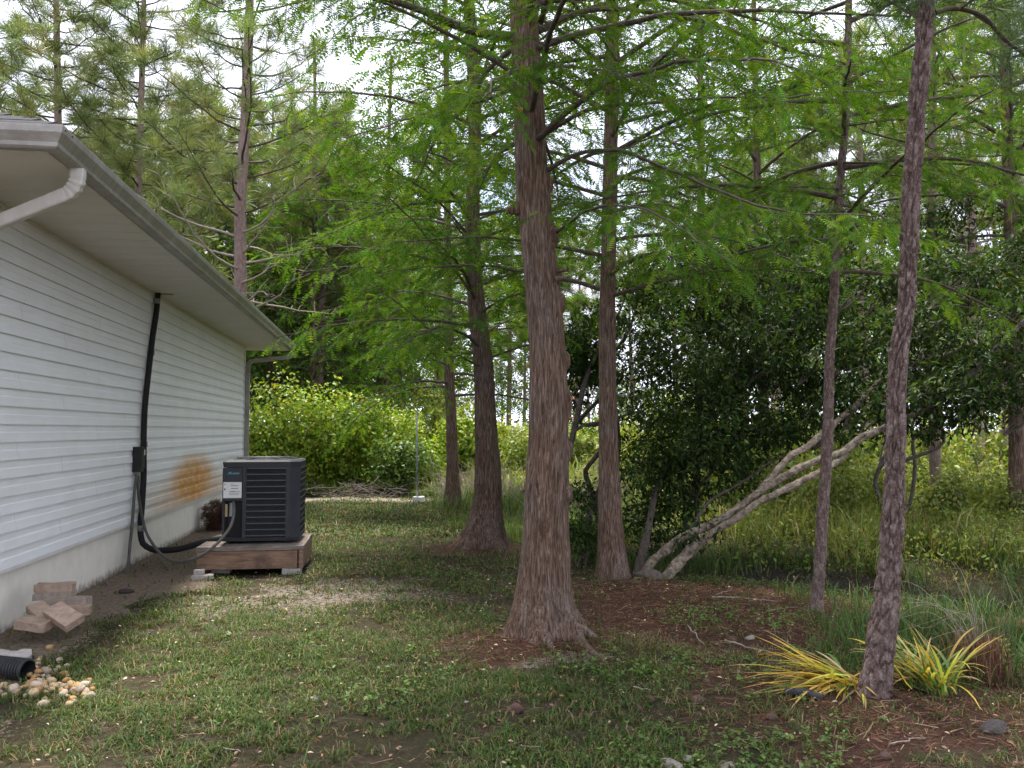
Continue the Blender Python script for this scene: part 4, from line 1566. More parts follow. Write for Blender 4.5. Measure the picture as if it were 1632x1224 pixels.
for root_, c_, r_in, r_out, hz, th_r, n_r, ph_r in ((big, (0.24, 6.42), 0.21, 0.36, 0.13, 0.055, 6, 0.9), (cy2, (-0.36, 11.5), 0.26, 0.50, 0.17, 0.07, 5, 0.4)):
    ro_ = np.array(root_.location)
    rr5 = np.random.default_rng(int(n_r * 7))
    for k in range(n_r):
        a_ = (2 * math.pi * k - ph_r) / n_r + rr5.normal(0, 0.12)
        h_ = np.array([-math.sin(a_), math.cos(a_), 0])
        sd5 = np.array([-h_[1], h_[0], 0]) * rr5.normal(0, 0.08)
        c5 = np.array([c_[0], c_[1], 0.0])
        ex_ = r_out * rr5.uniform(0.85, 1.12)
        p5 = [c5 + h_ * r_in * 0.75 + UP * hz * 1.2, c5 + h_ * r_in * 1.1 + UP * hz * 0.55, c5 + h_ * (r_in + ex_) / 2 + sd5 + UP * 0.035, c5 + h_ * ex_ + sd5 * 2 - UP * 0.03]
        for q5 in p5:
            q5[2] += float(H(q5[0], q5[1]))
        V5, F5, _, _ = trunk_from(np.array(p5), np.array([th_r * 1.2, th_r, th_r * 0.75, th_r * 0.3]), 20, 40, (0, 1, 5, 0), 0.008, (), k + 60, (30, 12))
        mk('root', V5, F5, M['cypress_bark'], root_, ro_, smooth_=True)

# ---- third cypress, farthest left
D3 = 17.2
tr = trunk_mesh([(719, 814), (720, 790), (721, 765), (720, 692), (716, 594), (714, 463), (713, 330), (712, 200), (710, 0), (706, -150)], D3, [28, 24, 20, 18, 16, 13, 11, 10, 8, 6], nseg=40, nv=160,
                flare=(0.55, 0.25, 5, 2.0), ridge=0.007, seed=23, base_z=-0.06)
cy3, _n = cypress('bald_cypress', 'slim far bald cypress near the galvanised post', tr, D3, 'cypress_bark', (2.1, 9.5), 54, 2.7, 33, 0.21, (FR2_V, FR2_F), 0.85, 0.15, 0.082, group='bald cypresses', bare=0.22)

# ---- fourth cypress, right of the big one
D4 = 9.25
tr = trunk_mesh([(976, 918), (975, 890), (973, 830), (971, 760), (970, 700), (968, 594), (968, 463), (971, 365), (972, 300), (975, 150), (976, 0), (976, -200), (976, -420)], D4,
                [54, 47, 38, 34, 31, 28, 25, 24, 24, 22, 20, 16, 12], nseg=70, nv=220, flare=(0.12, 0.2, 5, 1.0), ridge=0.006, seed=43, base_z=-0.06)
ex = [([P(985, 150, D4), P(1030, 110, D4 + 0.1), P(1100, 50, D4 + 0.2), P(1180, -20, D4 + 0.3)], 0.034, 0.5)]
cy4, _n = cypress('bald_cypress', 'straight bald cypress beside the foot of the leaning pale trunks', tr, D4, 'cypress_bark', (2.8, 9.0), 52, 2.4, 51, 0.118, (FR2_V, FR2_F), 0.56, 0.090, 0.042, ex, group='bald cypresses', bare=0.2)

# ---- slim cypress at right, with foliage hanging before the thicket
D5 = 7.45
tr = trunk_mesh([(1299, 982), (1302, 955), (1311, 825), (1319, 692), (1323, 560), (1328, 490), (1336, 327), (1349, 163), (1353, 0), (1357, -200)], D5, [27, 20, 18, 17, 15, 15, 14, 12.5, 11.5, 9], nseg=64, nv=300,
                flare=(0.25, 0.15, 5, 0.0), ridge=0.002, seed=53, base_z=-0.06, plates=(7, 0.07, 0.009))
ex = [([P(1336, 330, D5), P(1345, 345, D5 - 0.8), P(1365, 372, D5 - 1.6), P(1385, 400, D5 - 2.1)], 0.012, 0.32),
      ([P(1336, 300, D5), P(1250, 300, D5 - 0.7), P(1180, 330, D5 - 1.2), P(1110, 380, D5 - 1.6)], 0.012, 0.36),
      ([P(1340, 260, D5), P(1420, 260, D5 - 0.4), P(1520, 275, D5 - 0.7), P(1620, 310, D5 - 0.9)], 0.012, 0.42),
      ([P(1345, 200, D5), P(1450, 190, D5 - 0.2), P(1560, 210, D5 - 0.3), P(1680, 250, D5 - 0.4)], 0.013, 0.42),
      ([P(1346, 220, D5), P(1270, 200, D5 - 0.5), P(1180, 220, D5 - 1.0), P(1090, 250, D5 - 1.4)], 0.012, 0.4)]
cypress('bald_cypress', 'slender young cypress with scaly trunk, left neighbour of the pine by the yellow lilies', tr, D5, 'pine_bark', (2.8, 7.5), 29, 2.0, 61, 0.096, (FR_V, FR_F), 0.48, 0.078, 0.033, ex, group='bald cypresses')

for src_, px_, D_, s_, rz_, lab_ in ((cy3, 500, 26, 1.1, 1.3, 'pale green cypress in the distance above the bright shrub mound'), (cy3, 610, 31, 1.25, 3.9, 'distant cypress behind the slim far one'), (cy4, 1215, 15, 1.0, 2.1, 'cypress behind the curtain tree, its trunk showing high up'),
                                     (cy4, 1620, 12.5, 1.05, 4.0, 'cypress at the far right behind the evergreen crown'), (cy4, 1120, 19, 1.2, 5.2, 'farther cypress behind the straight one')):
    q_ = P(px_, 700, D_)
    dup(src_, (q_[0], q_[1], float(H(q_[0], q_[1]))), rz_, s_, lab_, 'farther cypresses')

# ------------------------------------------------------------------ pines
PINE = (0.145, 0.195, 0.068)
PINE_Y = (0.20, 0.24, 0.085)
TF_V, TF_F = tuft_template(40, 1.3, 3, 0.021)
TM_V, TM_F = tuft_template(46, 1.3, 6, 0.015)
TN_V, TN_F = tuft_template(40, 1.2, 4, 0.008)


def pine_limbs(rng, root, o, path, z0, z1, n, lmax, tuft, TV, TF, rad=0.02, dead=0.15, base=PINE, gap=0.34):
    pos, dr, nm, sc_ = [], [], [], []
    for i in range(n):
        u = (i + rng.random() * 0.8) / n
        z = z0 + (z1 - z0) * u
        az = i * 2.39996 + rng.normal(0, 0.4)
        L = lmax * (1 - 0.65 * u ** 1.5) * rng.uniform(0.55, 1.1)
        h = np.array([math.cos(az), math.sin(az), 0])
        rise = rng.uniform(0.0, 0.5) + 0.3 * u
        q = np.linspace(0, 1, 8)[:, None]
        p0 = path_at(path, z)
        pts = p0 + h * L * q + UP * L * (rise * 0.3 * q + rise * 0.7 * q ** 2) + np.cumsum(rng.normal(0, 0.03 * L, (8, 3)), 0) * q
        ts = TubeSet()
        ts.add(pts, rad * (0.6 + 0.5 * L / lmax) * np.linspace(1, 0.25, 8), 5)
        isdead = u < dead
        nt_ = max(2, int(L / gap))
        for j in range(nt_):
            s = 0.35 + 0.65 * (j + rng.random()) / nt_
            x = s * 7
            a = int(min(x, 6))
            p = pts[a] * (1 - x + a) + pts[a + 1] * (x - a)
            t = unit(pts[a + 1] - pts[a])
            d = unit(t * 0.8 + rng.normal(0, 0.6, 3) + UP * 0.25)
            tl = rng.uniform(0.15, 0.5) * min(1, L / 1.5)
            e = p + d * tl
            ts.add(np.array([p, p + d * tl * 0.5 + rng.normal(0, 0.02, 3), e]), rad * np.array([0.3, 0.22, 0.15]), 4)
            if not isdead:
                for m_ in range(2 if rng.random() < 0.6 else 1):
                    pos.append(e - d * 0.12 * m_)
                    dr.append(unit(d + UP * 0.35 + rng.normal(0, 0.25, 3)))
                    nm.append(rng.normal(size=3))
                    sc_.append(tuft * rng.uniform(0.75, 1.2))
        if not isdead:
            pos.append(pts[-1]); dr.append(unit(pts[-1] - pts[-2] + UP * 0.2)); nm.append(rng.normal(size=3)); sc_.append(tuft * 1.1)
        v, f = ts.get()
        mk('limb', v, f, M['dead_twig' if isdead else 'twig'], root, o, smooth_=True)
    pos, dr, nm = map(np.array, (pos, dr, nm))
    V, F = scatter(TV, TF, pos, basis(dr, nm), np.array(sc_))
    c = colors(len(pos), base, 0.25, len(TV), rng, PINE_Y, 0.3)
    mk('crown', V, F, M['needle'], root, o, c)


def pine_tree(label, pts, rad, z0, z1, n, lmax, seed, tuft=0.28, tpl=(TF_V, TF_F), bark='pine_bark_far', group=None, nseg=16, nv=40, flare=(0.2, 0.2, 5, 0), ridge=0.0, dead=0.15, limb_r=0.02, base=PINE, gap=0.34):
    rng = np.random.default_rng(seed)
    V, F, path, r = trunk_from(np.asarray(pts, float), np.asarray(rad, float), nseg, nv, flare, ridge, (), seed, (26, 7))
    o = path[0].copy()
    root = thing('pine_tree', o, label, 'tree', group)
    mk('trunk', V, F, M[bark], root, o, smooth_=True)
    pine_limbs(rng, root, o, path, z0, z1, n, lmax, tuft, *tpl, rad=limb_r, dead=dead, base=base, gap=gap)
    return root


# the near pine at right
D6 = 4.95
pp = [P(x, y, D6) for x, y in ((1393, 1122), (1396, 1095), (1401, 1051), (1417, 919), (1423, 820), (1426, 758), (1433, 560), (1443, 490), (1451, 327), (1463, 163), (1477, 0), (1490, -200), (1500, -500))]
pp[0][2] = -0.04
rr = np.array([54, 50, 45, 37, 34, 32, 30, 28, 28, 28, 28, 24, 20]) / 2 / FPX * D6
rng6 = np.random.default_rng(66)
V, F, path6, r6 = trunk_from(np.array(pp), rr, 110, 420, (0.12, 0.12, 5, 1.0), 0.0035, (), 67, (60, 24), (8, 0.10, 0.018))
o6 = path6[0].copy()
pine6 = thing('pine_tree', o6, 'nearest pine with plated bark rising between the yellow lilies', 'tree')
mk('trunk', V, F, M['pine_bark'], pine6, o6, smooth_=True)
ts = TubeSet()
pos, dr = [], []
for pts, r0 in (([P(1490, 20, D6), P(1530, 14, D6 + 0.1), P(1565, 25, D6 + 0.1), P(1600, 62, D6 + 0.1), P(1660, 100, D6 + 0.1), P(1740, 115, D6 + 0.1)], 0.016), ([P(1466, 30, D6), P(1440, 15, D6 + 0.1), P(1405, -5, D6 + 0.2)], 0.010),
                ([P(1530, 14, D6 + 0.1), P(1575, -15, D6 - 0.1), P(1640, -30, D6 - 0.3)], 0.009), ([P(1545, 18, D6 + 0.1), P(1590, 45, D6 + 0.5), P(1650, 60, D6 + 0.9)], 0.007)):
    ts = TubeSet()
    ts.add(pts, np.linspace(r0, r0 * 0.4, len(pts)), 8, 24)
    v, f = ts.get()
    mk('limb', v, f, M['twig'], pine6, o6, smooth_=True)
    for k in range(26):
        u = rng6.uniform(0.45, 1)
        q = resample(pts, 50)[int(u * 49)]
        pos.append(q + rng6.normal(0, 0.10, 3) + np.array([0.05, 0, 0.05]))
        dr.append(unit(rng6.normal(0, 0.5, 3) + np.array([0.4, 0, 0.3])))
for k in range(60):
    zz = rng6.uniform(4.3, 6.5)
    az = rng6.uniform(0, 6.28)
    q = path_at(path6, zz) + np.array([math.cos(az), math.sin(az), 0]) * rng6.uniform(0.3, 1.3)
    pos.append(q)
    dr.append(unit(rng6.normal(0, 0.5, 3) + np.array([math.cos(az), math.sin(az), 0.4])))
for k in range(10):
    zz = 4.2 + k * 0.22
    az = k * 2.4
    h = np.array([math.cos(az), math.sin(az), 0.25])
    ts = TubeSet()
    p0 = path_at(path6, zz)
    ts.add([p0, p0 + h * 0.6, p0 + h * 1.25 + UP * 0.1], [0.014, 0.009, 0.004], 6, 10)
    v, f = ts.get()
    mk('limb', v, f, M['twig'], pine6, o6, smooth_=True)
pos, dr = np.array(pos), np.array(dr)
V, F = scatter(TN_V, TN_F, pos, basis(dr, rng6.normal(size=dr.shape)), rng6.uniform(0.17, 0.25, len(pos)))
mk('crown', V, F, M['needle'], pine6, o6, colors(len(pos), (0.06, 0.11, 0.04), 0.25, len(TN_V), rng6))


def px_pine(label, xs, D, wpx, seed, z0, n=34, lmax=2.2, tuft=0.3, top=13.0, group='pines rising behind the house', **kw):
    """pine whose trunk passes the picture points xs=[(x, y), ...] at distance D"""
    a_, b_ = P(*xs[0], D), P(*xs[-1], D)
    sl_ = (b_ - a_) / max(1e-6, (b_[2] - a_[2]))
    p0 = a_ - sl_ * a_[2]
    p0[2] = float(H(p0[0], p0[1])) - 0.05
    p1 = a_ + sl_ * (top - a_[2])
    mids = [P(x, y, D) for x, y in xs]
    r0 = wpx / 2 / FPX * D
    pts = [p0] + mids + [p1]
    rad = [r0 * 1.25] + [r0 * (1 - 0.5 * q[2] / top) * 1.15 for q in mids] + [r0 * 0.25]
    return pine_tree(label, pts, rad, z0, top - 0.3, n, lmax, seed, tuft, group=group, **kw)


px_pine('tall pine with pinkish trunk seen just beyond the long gutter', [(383, 465), (384, 300), (391, 200), (396, 60)], 19.5, 21, 101, 3.9, 66, 3.2, 0.38, 14.0, tpl=(TM_V, TM_F), dead=0.22, limb_r=0.030, gap=0.38)
px_pine('pine showing above the near roof corner, leftmost of the pines', [(92, 160), (90, 20)], 23.0, 15, 102, 4.2, 84, 3.6, 0.42, 14.5, tpl=(TM_V, TM_F), dead=0.03, limb_r=0.030, gap=0.38)
px_pine('pine between the roof corner pine and the pink-trunked pine', [(222, 260), (228, 60)], 22.0, 13, 103, 4.2, 80, 3.4, 0.42, 14.0, tpl=(TM_V, TM_F), dead=0.06, limb_r=0.03, gap=0.38)
px_pine('distant pine trunk standing behind the leafy mid-storey trees above the gutter', [(318, 350), (321, 220)], 30, 9, 104, 5.0, 54, 3.0, 0.5, 13.0, dead=0.06, limb_r=0.028, gap=0.28)
px_pine('pine with bare pale trunk in the field beyond the near right pine', [(1491, 770), (1487, 600), (1484, 400), (1486, 200)], 13.5, 16, 105, 4.8, 30, 2.0, 0.3, 12.0, group='pines beyond the thicket')
px_pine('pale pine trunk at the far right, behind the evergreen thicket', [(1604, 400), (1606, 180)], 19, 12, 106, 5.5, 30, 2.4, 0.34, 12.0, group='pines beyond the thicket')

ORD = ['nearest', 'second', 'third', 'fourth', 'fifth', 'sixth', 'seventh', 'eighth', 'ninth']


def row_labels(items, kind, marks):
    """items: (px, D); marks: [(px limit, phrase)]; label of each by landmark and row back"""
    out = {}
    byz = {}
    for i, (px, D) in enumerate(items):
        ph = [p for lim, p in marks if px < lim][0]
        byz.setdefault(ph, []).append((D, i))
    for ph, lst in byz.items():
        for r, (D, i) in enumerate(sorted(lst)):
            out[i] = '%s %s, %s' % (kind, ph, ('%s row back' % ORD[r]) if len(lst) > 1 else 'alone there')
    return out


WOOD_MARKS = [(60, 'behind the roof corner at the picture edge'), (160, 'above the near roof corner'), (280, 'above the near half of the gutter'), (395, 'above the far half of the gutter'), (465, 'behind the house far corner'), (535, 'behind the tallest shrub mound'), (610, 'behind the wide shrub left of the post'), (725, 'behind the metal post')]
FIELD_MARKS = [(800, 'left of the second cypress trunk'), (850, 'between second and largest cypress'), (905, 'behind the largest cypress'), (965, 'right of the largest cypress'), (1050, 'right of the straight cypress'), (1150, 'behind the curtain of evergreen leaves'), (1240, 'behind the middle of the leaning trunks'), (1315, 'left of the slender cypress'), (1395, 'right of the slender cypress'), (1455, 'behind the nearest pine'), (1530, 'just right of the nearest pine'), (1600, 'well right of the nearest pine'), (9999, 'at the right picture edge')]
MARKS = WOOD_MARKS + FIELD_MARKS

# forest of pines behind: three kinds copied
kinds = []
fr = np.random.default_rng(9)
for k in range(3):
    hgt = [12.5, 14.0, 11.0][k]
    lean = fr.normal(0, 0.25, 2)
    pts = [(0, 0, -0.1), (lean[0] * 0.3, lean[1] * 0.3, hgt * 0.4), (lean[0], lean[1], hgt)]
    kinds.append(pine_tree('slim pine in the wood behind the bright bushes', pts, [0.15, 0.11, 0.03], hgt * 0.36, hgt - 0.2, 58, 2.6, 200 + k, 0.46, group='pines of the wood behind the bushes', nseg=10, nv=14, limb_r=0.026, gap=0.31))
spots = [(430, 30), (470, 38), (505, 27), (540, 31), (575, 42), (600, 34), (640, 46), (455, 48), (520, 50), (560, 60), (690, 55), (300, 40), (250, 34), (180, 42), (120, 33), (40, 40), (0, 30), (360, 50), (415, 60), (620, 66), (-120, 34),
         (810, 52), (835, 60), (870, 48), (915, 58), (760, 64), (940, 70), (1010, 52), (1080, 44), (1130, 60), (1180, 36), (1260, 48), (1330, 40), (1400, 52), (1470, 36), (1540, 46), (1600, 34), (1680, 40), (1230, 26), (1380, 24), (1560, 27), (1720, 30), (520, 37), (700, 39), (340, 36)]
plab = row_labels(spots, 'slim background pine', MARKS)
for i, (px, D) in enumerate(spots):
    q = P(px, 700, D)
    root = kinds[i % 3]
    loc = (q[0], q[1], float(H(q[0], q[1])))
    lab = plab[i]
    grp = 'pines of the wood behind the bushes' if px < 720 else 'distant pines beyond the meadow'
    s = fr.uniform(0.85, 1.25) if i < 42 else fr.uniform(1.1, 1.35)
    if i < 3:
        root.location = loc
        root.rotation_euler = (0, 0, fr.uniform(0, 6))
        root['label'], root['group'] = lab, grp
    else:
        dup(root, loc, fr.uniform(0, 6.28), s, lab, grp, (fr.normal(0, 0.02), fr.normal(0, 0.02)))

# ------------------------------------------------------------------ broadleaf masses


def leaf_cloud(rng, centers, radii, per, size, base, var=0.3, alt=None, pa=0.0, hang=0.4, tpl=(LQ_V, LQ_F), width=1.0, shell=False):
    P_, D_, N2, S_ = [], [], [], []
    for c, r in zip(centers, radii):
        n = int(per * rng.uniform(0.7, 1.3))
        d = rng.normal(size=(n, 3))
        d = unit(d)
        rad = (rng.random(n) ** (1 / 3) if not shell else 0.6 + 0.45 * rng.random(n))
        p = np.asarray(c) + d * rad[:, None] * np.asarray(r)
        P_.append(p)
        ld = unit(d * 0.6 + rng.normal(0, 0.7, (n, 3)) + np.array([0, 0, -hang]))
        D_.append(ld)
        N2.append(unit(UP + d * 0.5 + rng.normal(0, 0.6, (n, 3))))
        S_.append(size * rng.uniform(0.6, 1.3, n))
    P_, D_, N2, S_ = map(np.concatenate, (P_, D_, N2, S_))
    sc3 = np.stack([S_ * width, S_, S_], -1)
    V, F = scatter(tpl[0], tpl[1], P_, basis(D_, N2), sc3)
    return V, F, colors(len(P_), base, var, len(tpl[0]), rng, alt, pa)


def limb_to(rng, a_, b_, r0, r1, n=8, wob=0.06):
    q = np.linspace(0, 1, n)[:, None]
    L = np.linalg.norm(np.asarray(b_) - a_)
    pts = np.asarray(a_) * (1 - q) + np.asarray(b_) * q + rng.normal(0, wob * L, (n, 3)) * np.sin(q * np.pi) * 0.5 + UP * L * 0.06 * np.sin(q * np.pi)
    return pts, np.linspace(r0, r1, n)


BAY = (0.021, 0.043, 0.011)
BAY_Y = (0.060, 0.105, 0.018)
# ---- the leaning pale multi-stem tree
rb = np.random.default_rng(77)
DL = 9.45
lb = G(1040, 915)
lb[2] = -0.06
bay = thing('leaning_tree', lb, 'pale barked tree with several stems leaning right across the thicket', 'tree')
stems = [
    ([P(1026, 915, DL), P(1040, 895, DL), P(1059, 881, DL), P(1086, 858, DL), P(1132, 835, DL), P(1172, 815, DL), P(1211, 782, DL), P(1258, 755, DL), P(1311, 729, DL), P(1344, 719, DL), P(1372, 698, DL), P(1400, 686, DL), P(1450, 665, DL), P(1520, 620, DL - 0.1), P(1570, 575, DL - 0.1), P(1632, 515, DL - 0.2), P(1720, 430, DL - 0.2)],
     [22, 21, 20, 18, 18, 18, 18, 17, 17, 17, 17, 16, 15, 14, 12, 10, 6]),
    ([P(1062, 920, DL - .1), P(1080, 898, DL - .1), P(1102, 878, DL - .08), P(1132, 850, DL - .06), P(1172, 827, DL - .1), P(1205, 804, DL - .1), P(1245, 784, DL - .1), P(1291, 760, DL - .1), P(1330, 738, DL - .05), P(1350, 726, DL)], [26, 25, 24, 17, 16, 15, 15, 15, 14, 11]),
    ([P(1205, 790, DL + .02), P(1225, 765, DL + .05), P(1241, 748, DL + .1), P(1260, 728, DL + .15), P(1284, 712, DL + .2), P(1312, 691, DL + .25), P(1370, 640, DL + .5), P(1430, 570, DL + .7), P(1490, 480, DL + 1.0)], [15, 15, 15, 16, 16, 15, 12, 9, 6]),
    ([P(1015, 918, DL + .1), P(1024, 880, DL + .3), P(1034, 835, DL + .5), P(1046, 780, DL + .8), P(1062, 742, DL + 1.0), P(1105, 690, DL + 1.3), P(1165, 610, DL + 1.6), P(1230, 520, DL + 1.8), P(1300, 410, DL + 1.9), P(1350, 300, DL + 2.0)], [24, 20, 17, 16, 15, 15, 17, 17, 14, 8]),
    ([P(1090, 862, DL), P(1130, 800, DL + .4), P(1180, 770, DL + .7), P(1240, 730, DL + 1.0), P(1330, 700, DL + 1.2)], [8, 7, 6, 5, 3]),
]
stems.append((stems[0][0][11:], stems[0][1][11:]))
stems[0] = (stems[0][0][:12], stems[0][1][:12])
for si_, (pts, wd) in enumerate(stems):
    pts = np.array(pts)
    wd = np.array(wd) * 0.68 / 2 / FPX * DL
    pts[2:-1] += rb.normal(0, 0.006, pts[2:-1].shape)
    V, F, path, r = trunk_from(pts, wd, 28, 140, (0, 1, 5, 0), 0.013, (), 71, (26, 26))
    mk('stem', V, F, M['dark_bark' if si_ in (3, 4, 5) else 'bay_bark'], bay, lb, smooth_=True)  # upright and upper stems: shade among the leaves painted as darker bark
# base burl
V, F = rock_mesh(91, 0.8, 3)
o = mk('root_crown', V * np.array([0.17, 0.11, 0.13]), F, M['dark_bark'], bay, smooth_=True)
cen, rad = [], []
targets = [(1400, 640, .3), (1450, 600, .4), (1500, 560, .3), (1560, 520, .2), (1600, 600, 0), (1620, 470, .2), (1540, 640, .2), (1480, 500, .6), (1420, 520, .8), (1560, 420, .4), (1630, 560, .1), (1660, 640, 0), (1500, 420, .8),
           (1330, 560, 1.0), (1280, 480, 1.2), (1340, 620, .9), (1390, 450, 1.0), (1460, 690, 0.1), (1360, 660, 0.6), (1430, 640, 0.3), (1250, 560, 1.0), (1620, 400, .5), (1380, 560, .7),
           (1300, 440, 1.1), (1440, 450, .9), (1500, 620, .1), (1560, 580, .3), (1640, 500, .3)]
tw = TubeSet()
for (x, y, dd) in targets:
    for k in range(4):
        c = P(x + rb.normal(0, 24), y + rb.normal(0, 18), DL + dd + rb.normal(0, 0.25))
        cen.append(c)
        rad.append(np.array([0.34, 0.34, 0.20]) * rb.uniform(0.6, 1.25))
        st_ = P(x - 60, y + 55, DL + dd)
        pts, r_l = limb_to(rb, st_, c, 0.010, 0.003)
        tw.add(pts, r_l, 4)
v, f = tw.get()
tag(mk('branches', v, f, M['dark_bark'], bay, lb, smooth_=True), kind='stuff')
V, F, c = leaf_cloud(rb, cen, rad, 105, 0.085, BAY, 0.4, BAY_Y, 0.22, 0.35, width=0.8)
mk('crown', V, F, M['bay_leaf'], bay, lb, c)


def thicket(label, base_px, D, clumps, seed, per=130, size=0.085, n_sub=5, spread=(26, 26, 0.4), r=(0.34, 0.34, 0.26), base=BAY, alt=BAY_Y, pa=0.12, stem_r=0.035, hang=0.5, width=0.8, nst=3):
    rng = np.random.default_rng(seed)
    lb = G(*base_px)
    lb = lb * (D / lb[1])
    lb[2] = float(H(lb[0], lb[1])) - 0.05
    root = thing('evergreen_tree', lb, label, 'tree', 'evergreen thicket trees')
    cen, rad = [], []
    tops = []
    for (x, y, dd) in clumps:
        for k in range(n_sub):
            cen.append(P(x + rng.normal(0, spread[0]), y + rng.normal(0, spread[1]), D + dd + rng.normal(0, spread[2])))
            rad.append(np.array(r) * rng.uniform(0.55, 1.3))
    cen_a = np.array(cen)
    hi = np.argsort(-cen_a[:, 2])
    tw = TubeSet()
    stems_ = []
    for k in range(nst):
        e = cen_a[hi[k * 3 % len(hi)]]
        b0 = lb + np.array([rng.normal(0, 0.12), rng.normal(0, 0.12), 0])
        pts, rr_ = limb_to(rng, b0, e, stem_r * rng.uniform(0.7, 1.1), stem_r * 0.25, 14, 0.10)
        V, F, _, _ = trunk_from(pts, rr_, 14, 50, (0, 1, 5, 0), 0.003, (), seed + k, (20, 10))
        mk('trunk', V, F, M['dark_bark'], root, lb, smooth_=True)
        stems_.append(pts)
    allp = np.concatenate(stems_)
    for c in cen_a:
        below = allp[allp[:, 2] < c[2] + 0.2]
        j = np.argmin(np.linalg.norm(below - c, axis=1) + rng.random(len(below)) * 0.4)
        pts, rr_ = limb_to(rng, below[j], c, 0.009, 0.003)
        tw.add(pts, rr_, 4)
    v, f = tw.get()
    tag(mk('branches', v, f, M['dark_bark'], root, lb, smooth_=True), kind='stuff')
    V, F, c = leaf_cloud(rng, cen, rad, per, size, base, 0.35, alt, pa, hang, width=width)
    mk('crown', V, F, M['bay_leaf'], root, lb, c)
    return root


thicket('dark evergreen tree hanging like a curtain over the leaning trunks', (1075, 900), 10.6, [(1060, 620, 0), (1100, 560, 0), (1150, 520, .2), (1200, 480, .3), (1140, 640, 0), (1200, 600, .2), (1250, 560, .3), (1090, 700, -.2), (1150, 720, -.1),
        (1210, 680, 0), (1060, 760, -.1), (1260, 640, .3), (1040, 690, .1), (1060, 840, 0), (1170, 430, .5), (1280, 520, .4), (1120, 480, .4), (1230, 420, .6), (1290, 610, .3), (1100, 640, .4), (1170, 580, .5), (1040, 730, -.6), (1080, 660, -.7), (1130, 590, -.7), (1190, 540, -.7), (1080, 800, -.3), (1130, 740, .3), (1180, 740, .5), (1250, 690, .6), (1230, 480, -.5), (1280, 450, -.4), (1150, 670, -.6), (1220, 620, -.5), (1300, 660, .5), (1040, 800, .5), (1060, 440, .4), (1110, 410, .6), (1030, 540, .3), (1180, 370, .7), (1260, 380, .6), (1080, 500, .2)], 301, 120, 0.085, 5, pa=0.15)
thicket('evergreen tree with thin crown directly behind the straight cypress', (925, 880), 11.6, [(935, 560, 0), (950, 520, .2), (920, 600, .1), (1000, 540, .2), (1010, 600, .1), (1030, 480, .3), (1000, 450, .4), (1015, 660, .2)], 302, 120, 0.085, 4, stem_r=0.045, nst=2)
thicket('broad evergreen tree filling the gap behind the near pine', (1420, 830), 12.5, [(1370, 480, 0), (1420, 430, .2), (1340, 400, .3), (1470, 380, .3), (1530, 350, .4), (1590, 330, .4), (1620, 420, .2), (1540, 460, .1), (1300, 370, .5), (1380, 350, .4), (1450, 550, 0), (1540, 560, 0), (1610, 520, 0), (1380, 580, .2),
        (1660, 480, .2), (1240, 360, .6), (1640, 620, .1), (1580, 640, .1)], 303, 95, 0.095, 4, r=(0.42, 0.42, 0.30), nst=4, pa=0.25)
thicket('low dark shrub tangle at the foot of the straight cypress', (925, 885), 9.9, [(925, 850, 0), (940, 820, .2), (915, 870, .1), (930, 790, .3)], 304, 110, 0.065, 4, (10, 12, 0.25), (0.18, 0.18, 0.15), stem_r=0.012, nst=3, pa=0.3)

# dark thin leaning stem seen right of the big trunk
rd = np.random.default_rng(78)
dl = G(890, 860)
dl = dl * (11.0 / dl[1])
dl[2] = -0.05
dk = thing('leaning_sapling', dl, 'dark thin sapling forking just right of the big cypress trunk', 'tree')
for pts, wd in (([dl, P(897, 760, 11), P(908, 715, 11), P(920, 665, 11), P(932, 610, 11.1), P(948, 570, 11.2), P(975, 500, 11.4)], [11, 10, 9, 9, 8, 7, 4]), ([P(912, 690, 11), P(930, 678, 10.9), P(960, 672, 10.8), P(1000, 660, 10.7)], [5, 4.5, 4, 2.5])):
    V, F, _, _ = trunk_from(np.array(pts), np.array(wd) / 2 / FPX * 11, 14, 50, (0, 1, 5, 0), 0.004, (), 5, (20, 10))
    mk('trunk', V, F, M['dark_bark'], dk, dl, smooth_=True)
V, F, c = leaf_cloud(rd, [P(935 + rd.normal(0, 25), 560 + rd.normal(0, 30), 11.2 + rd.normal(0, 0.2)) for _ in range(14)], [np.array([0.22, 0.22, 0.16])] * 14, 70, 0.085, BAY, 0.3, BAY_Y, 0.15)
mk('crown', V, F, M['bay_leaf'], dk, dl, c)

# ---- vine covered shrubs at left centre
VINE = (0.150, 0.245, 0.028)
VINE_Y = (0.28, 0.33, 0.042)


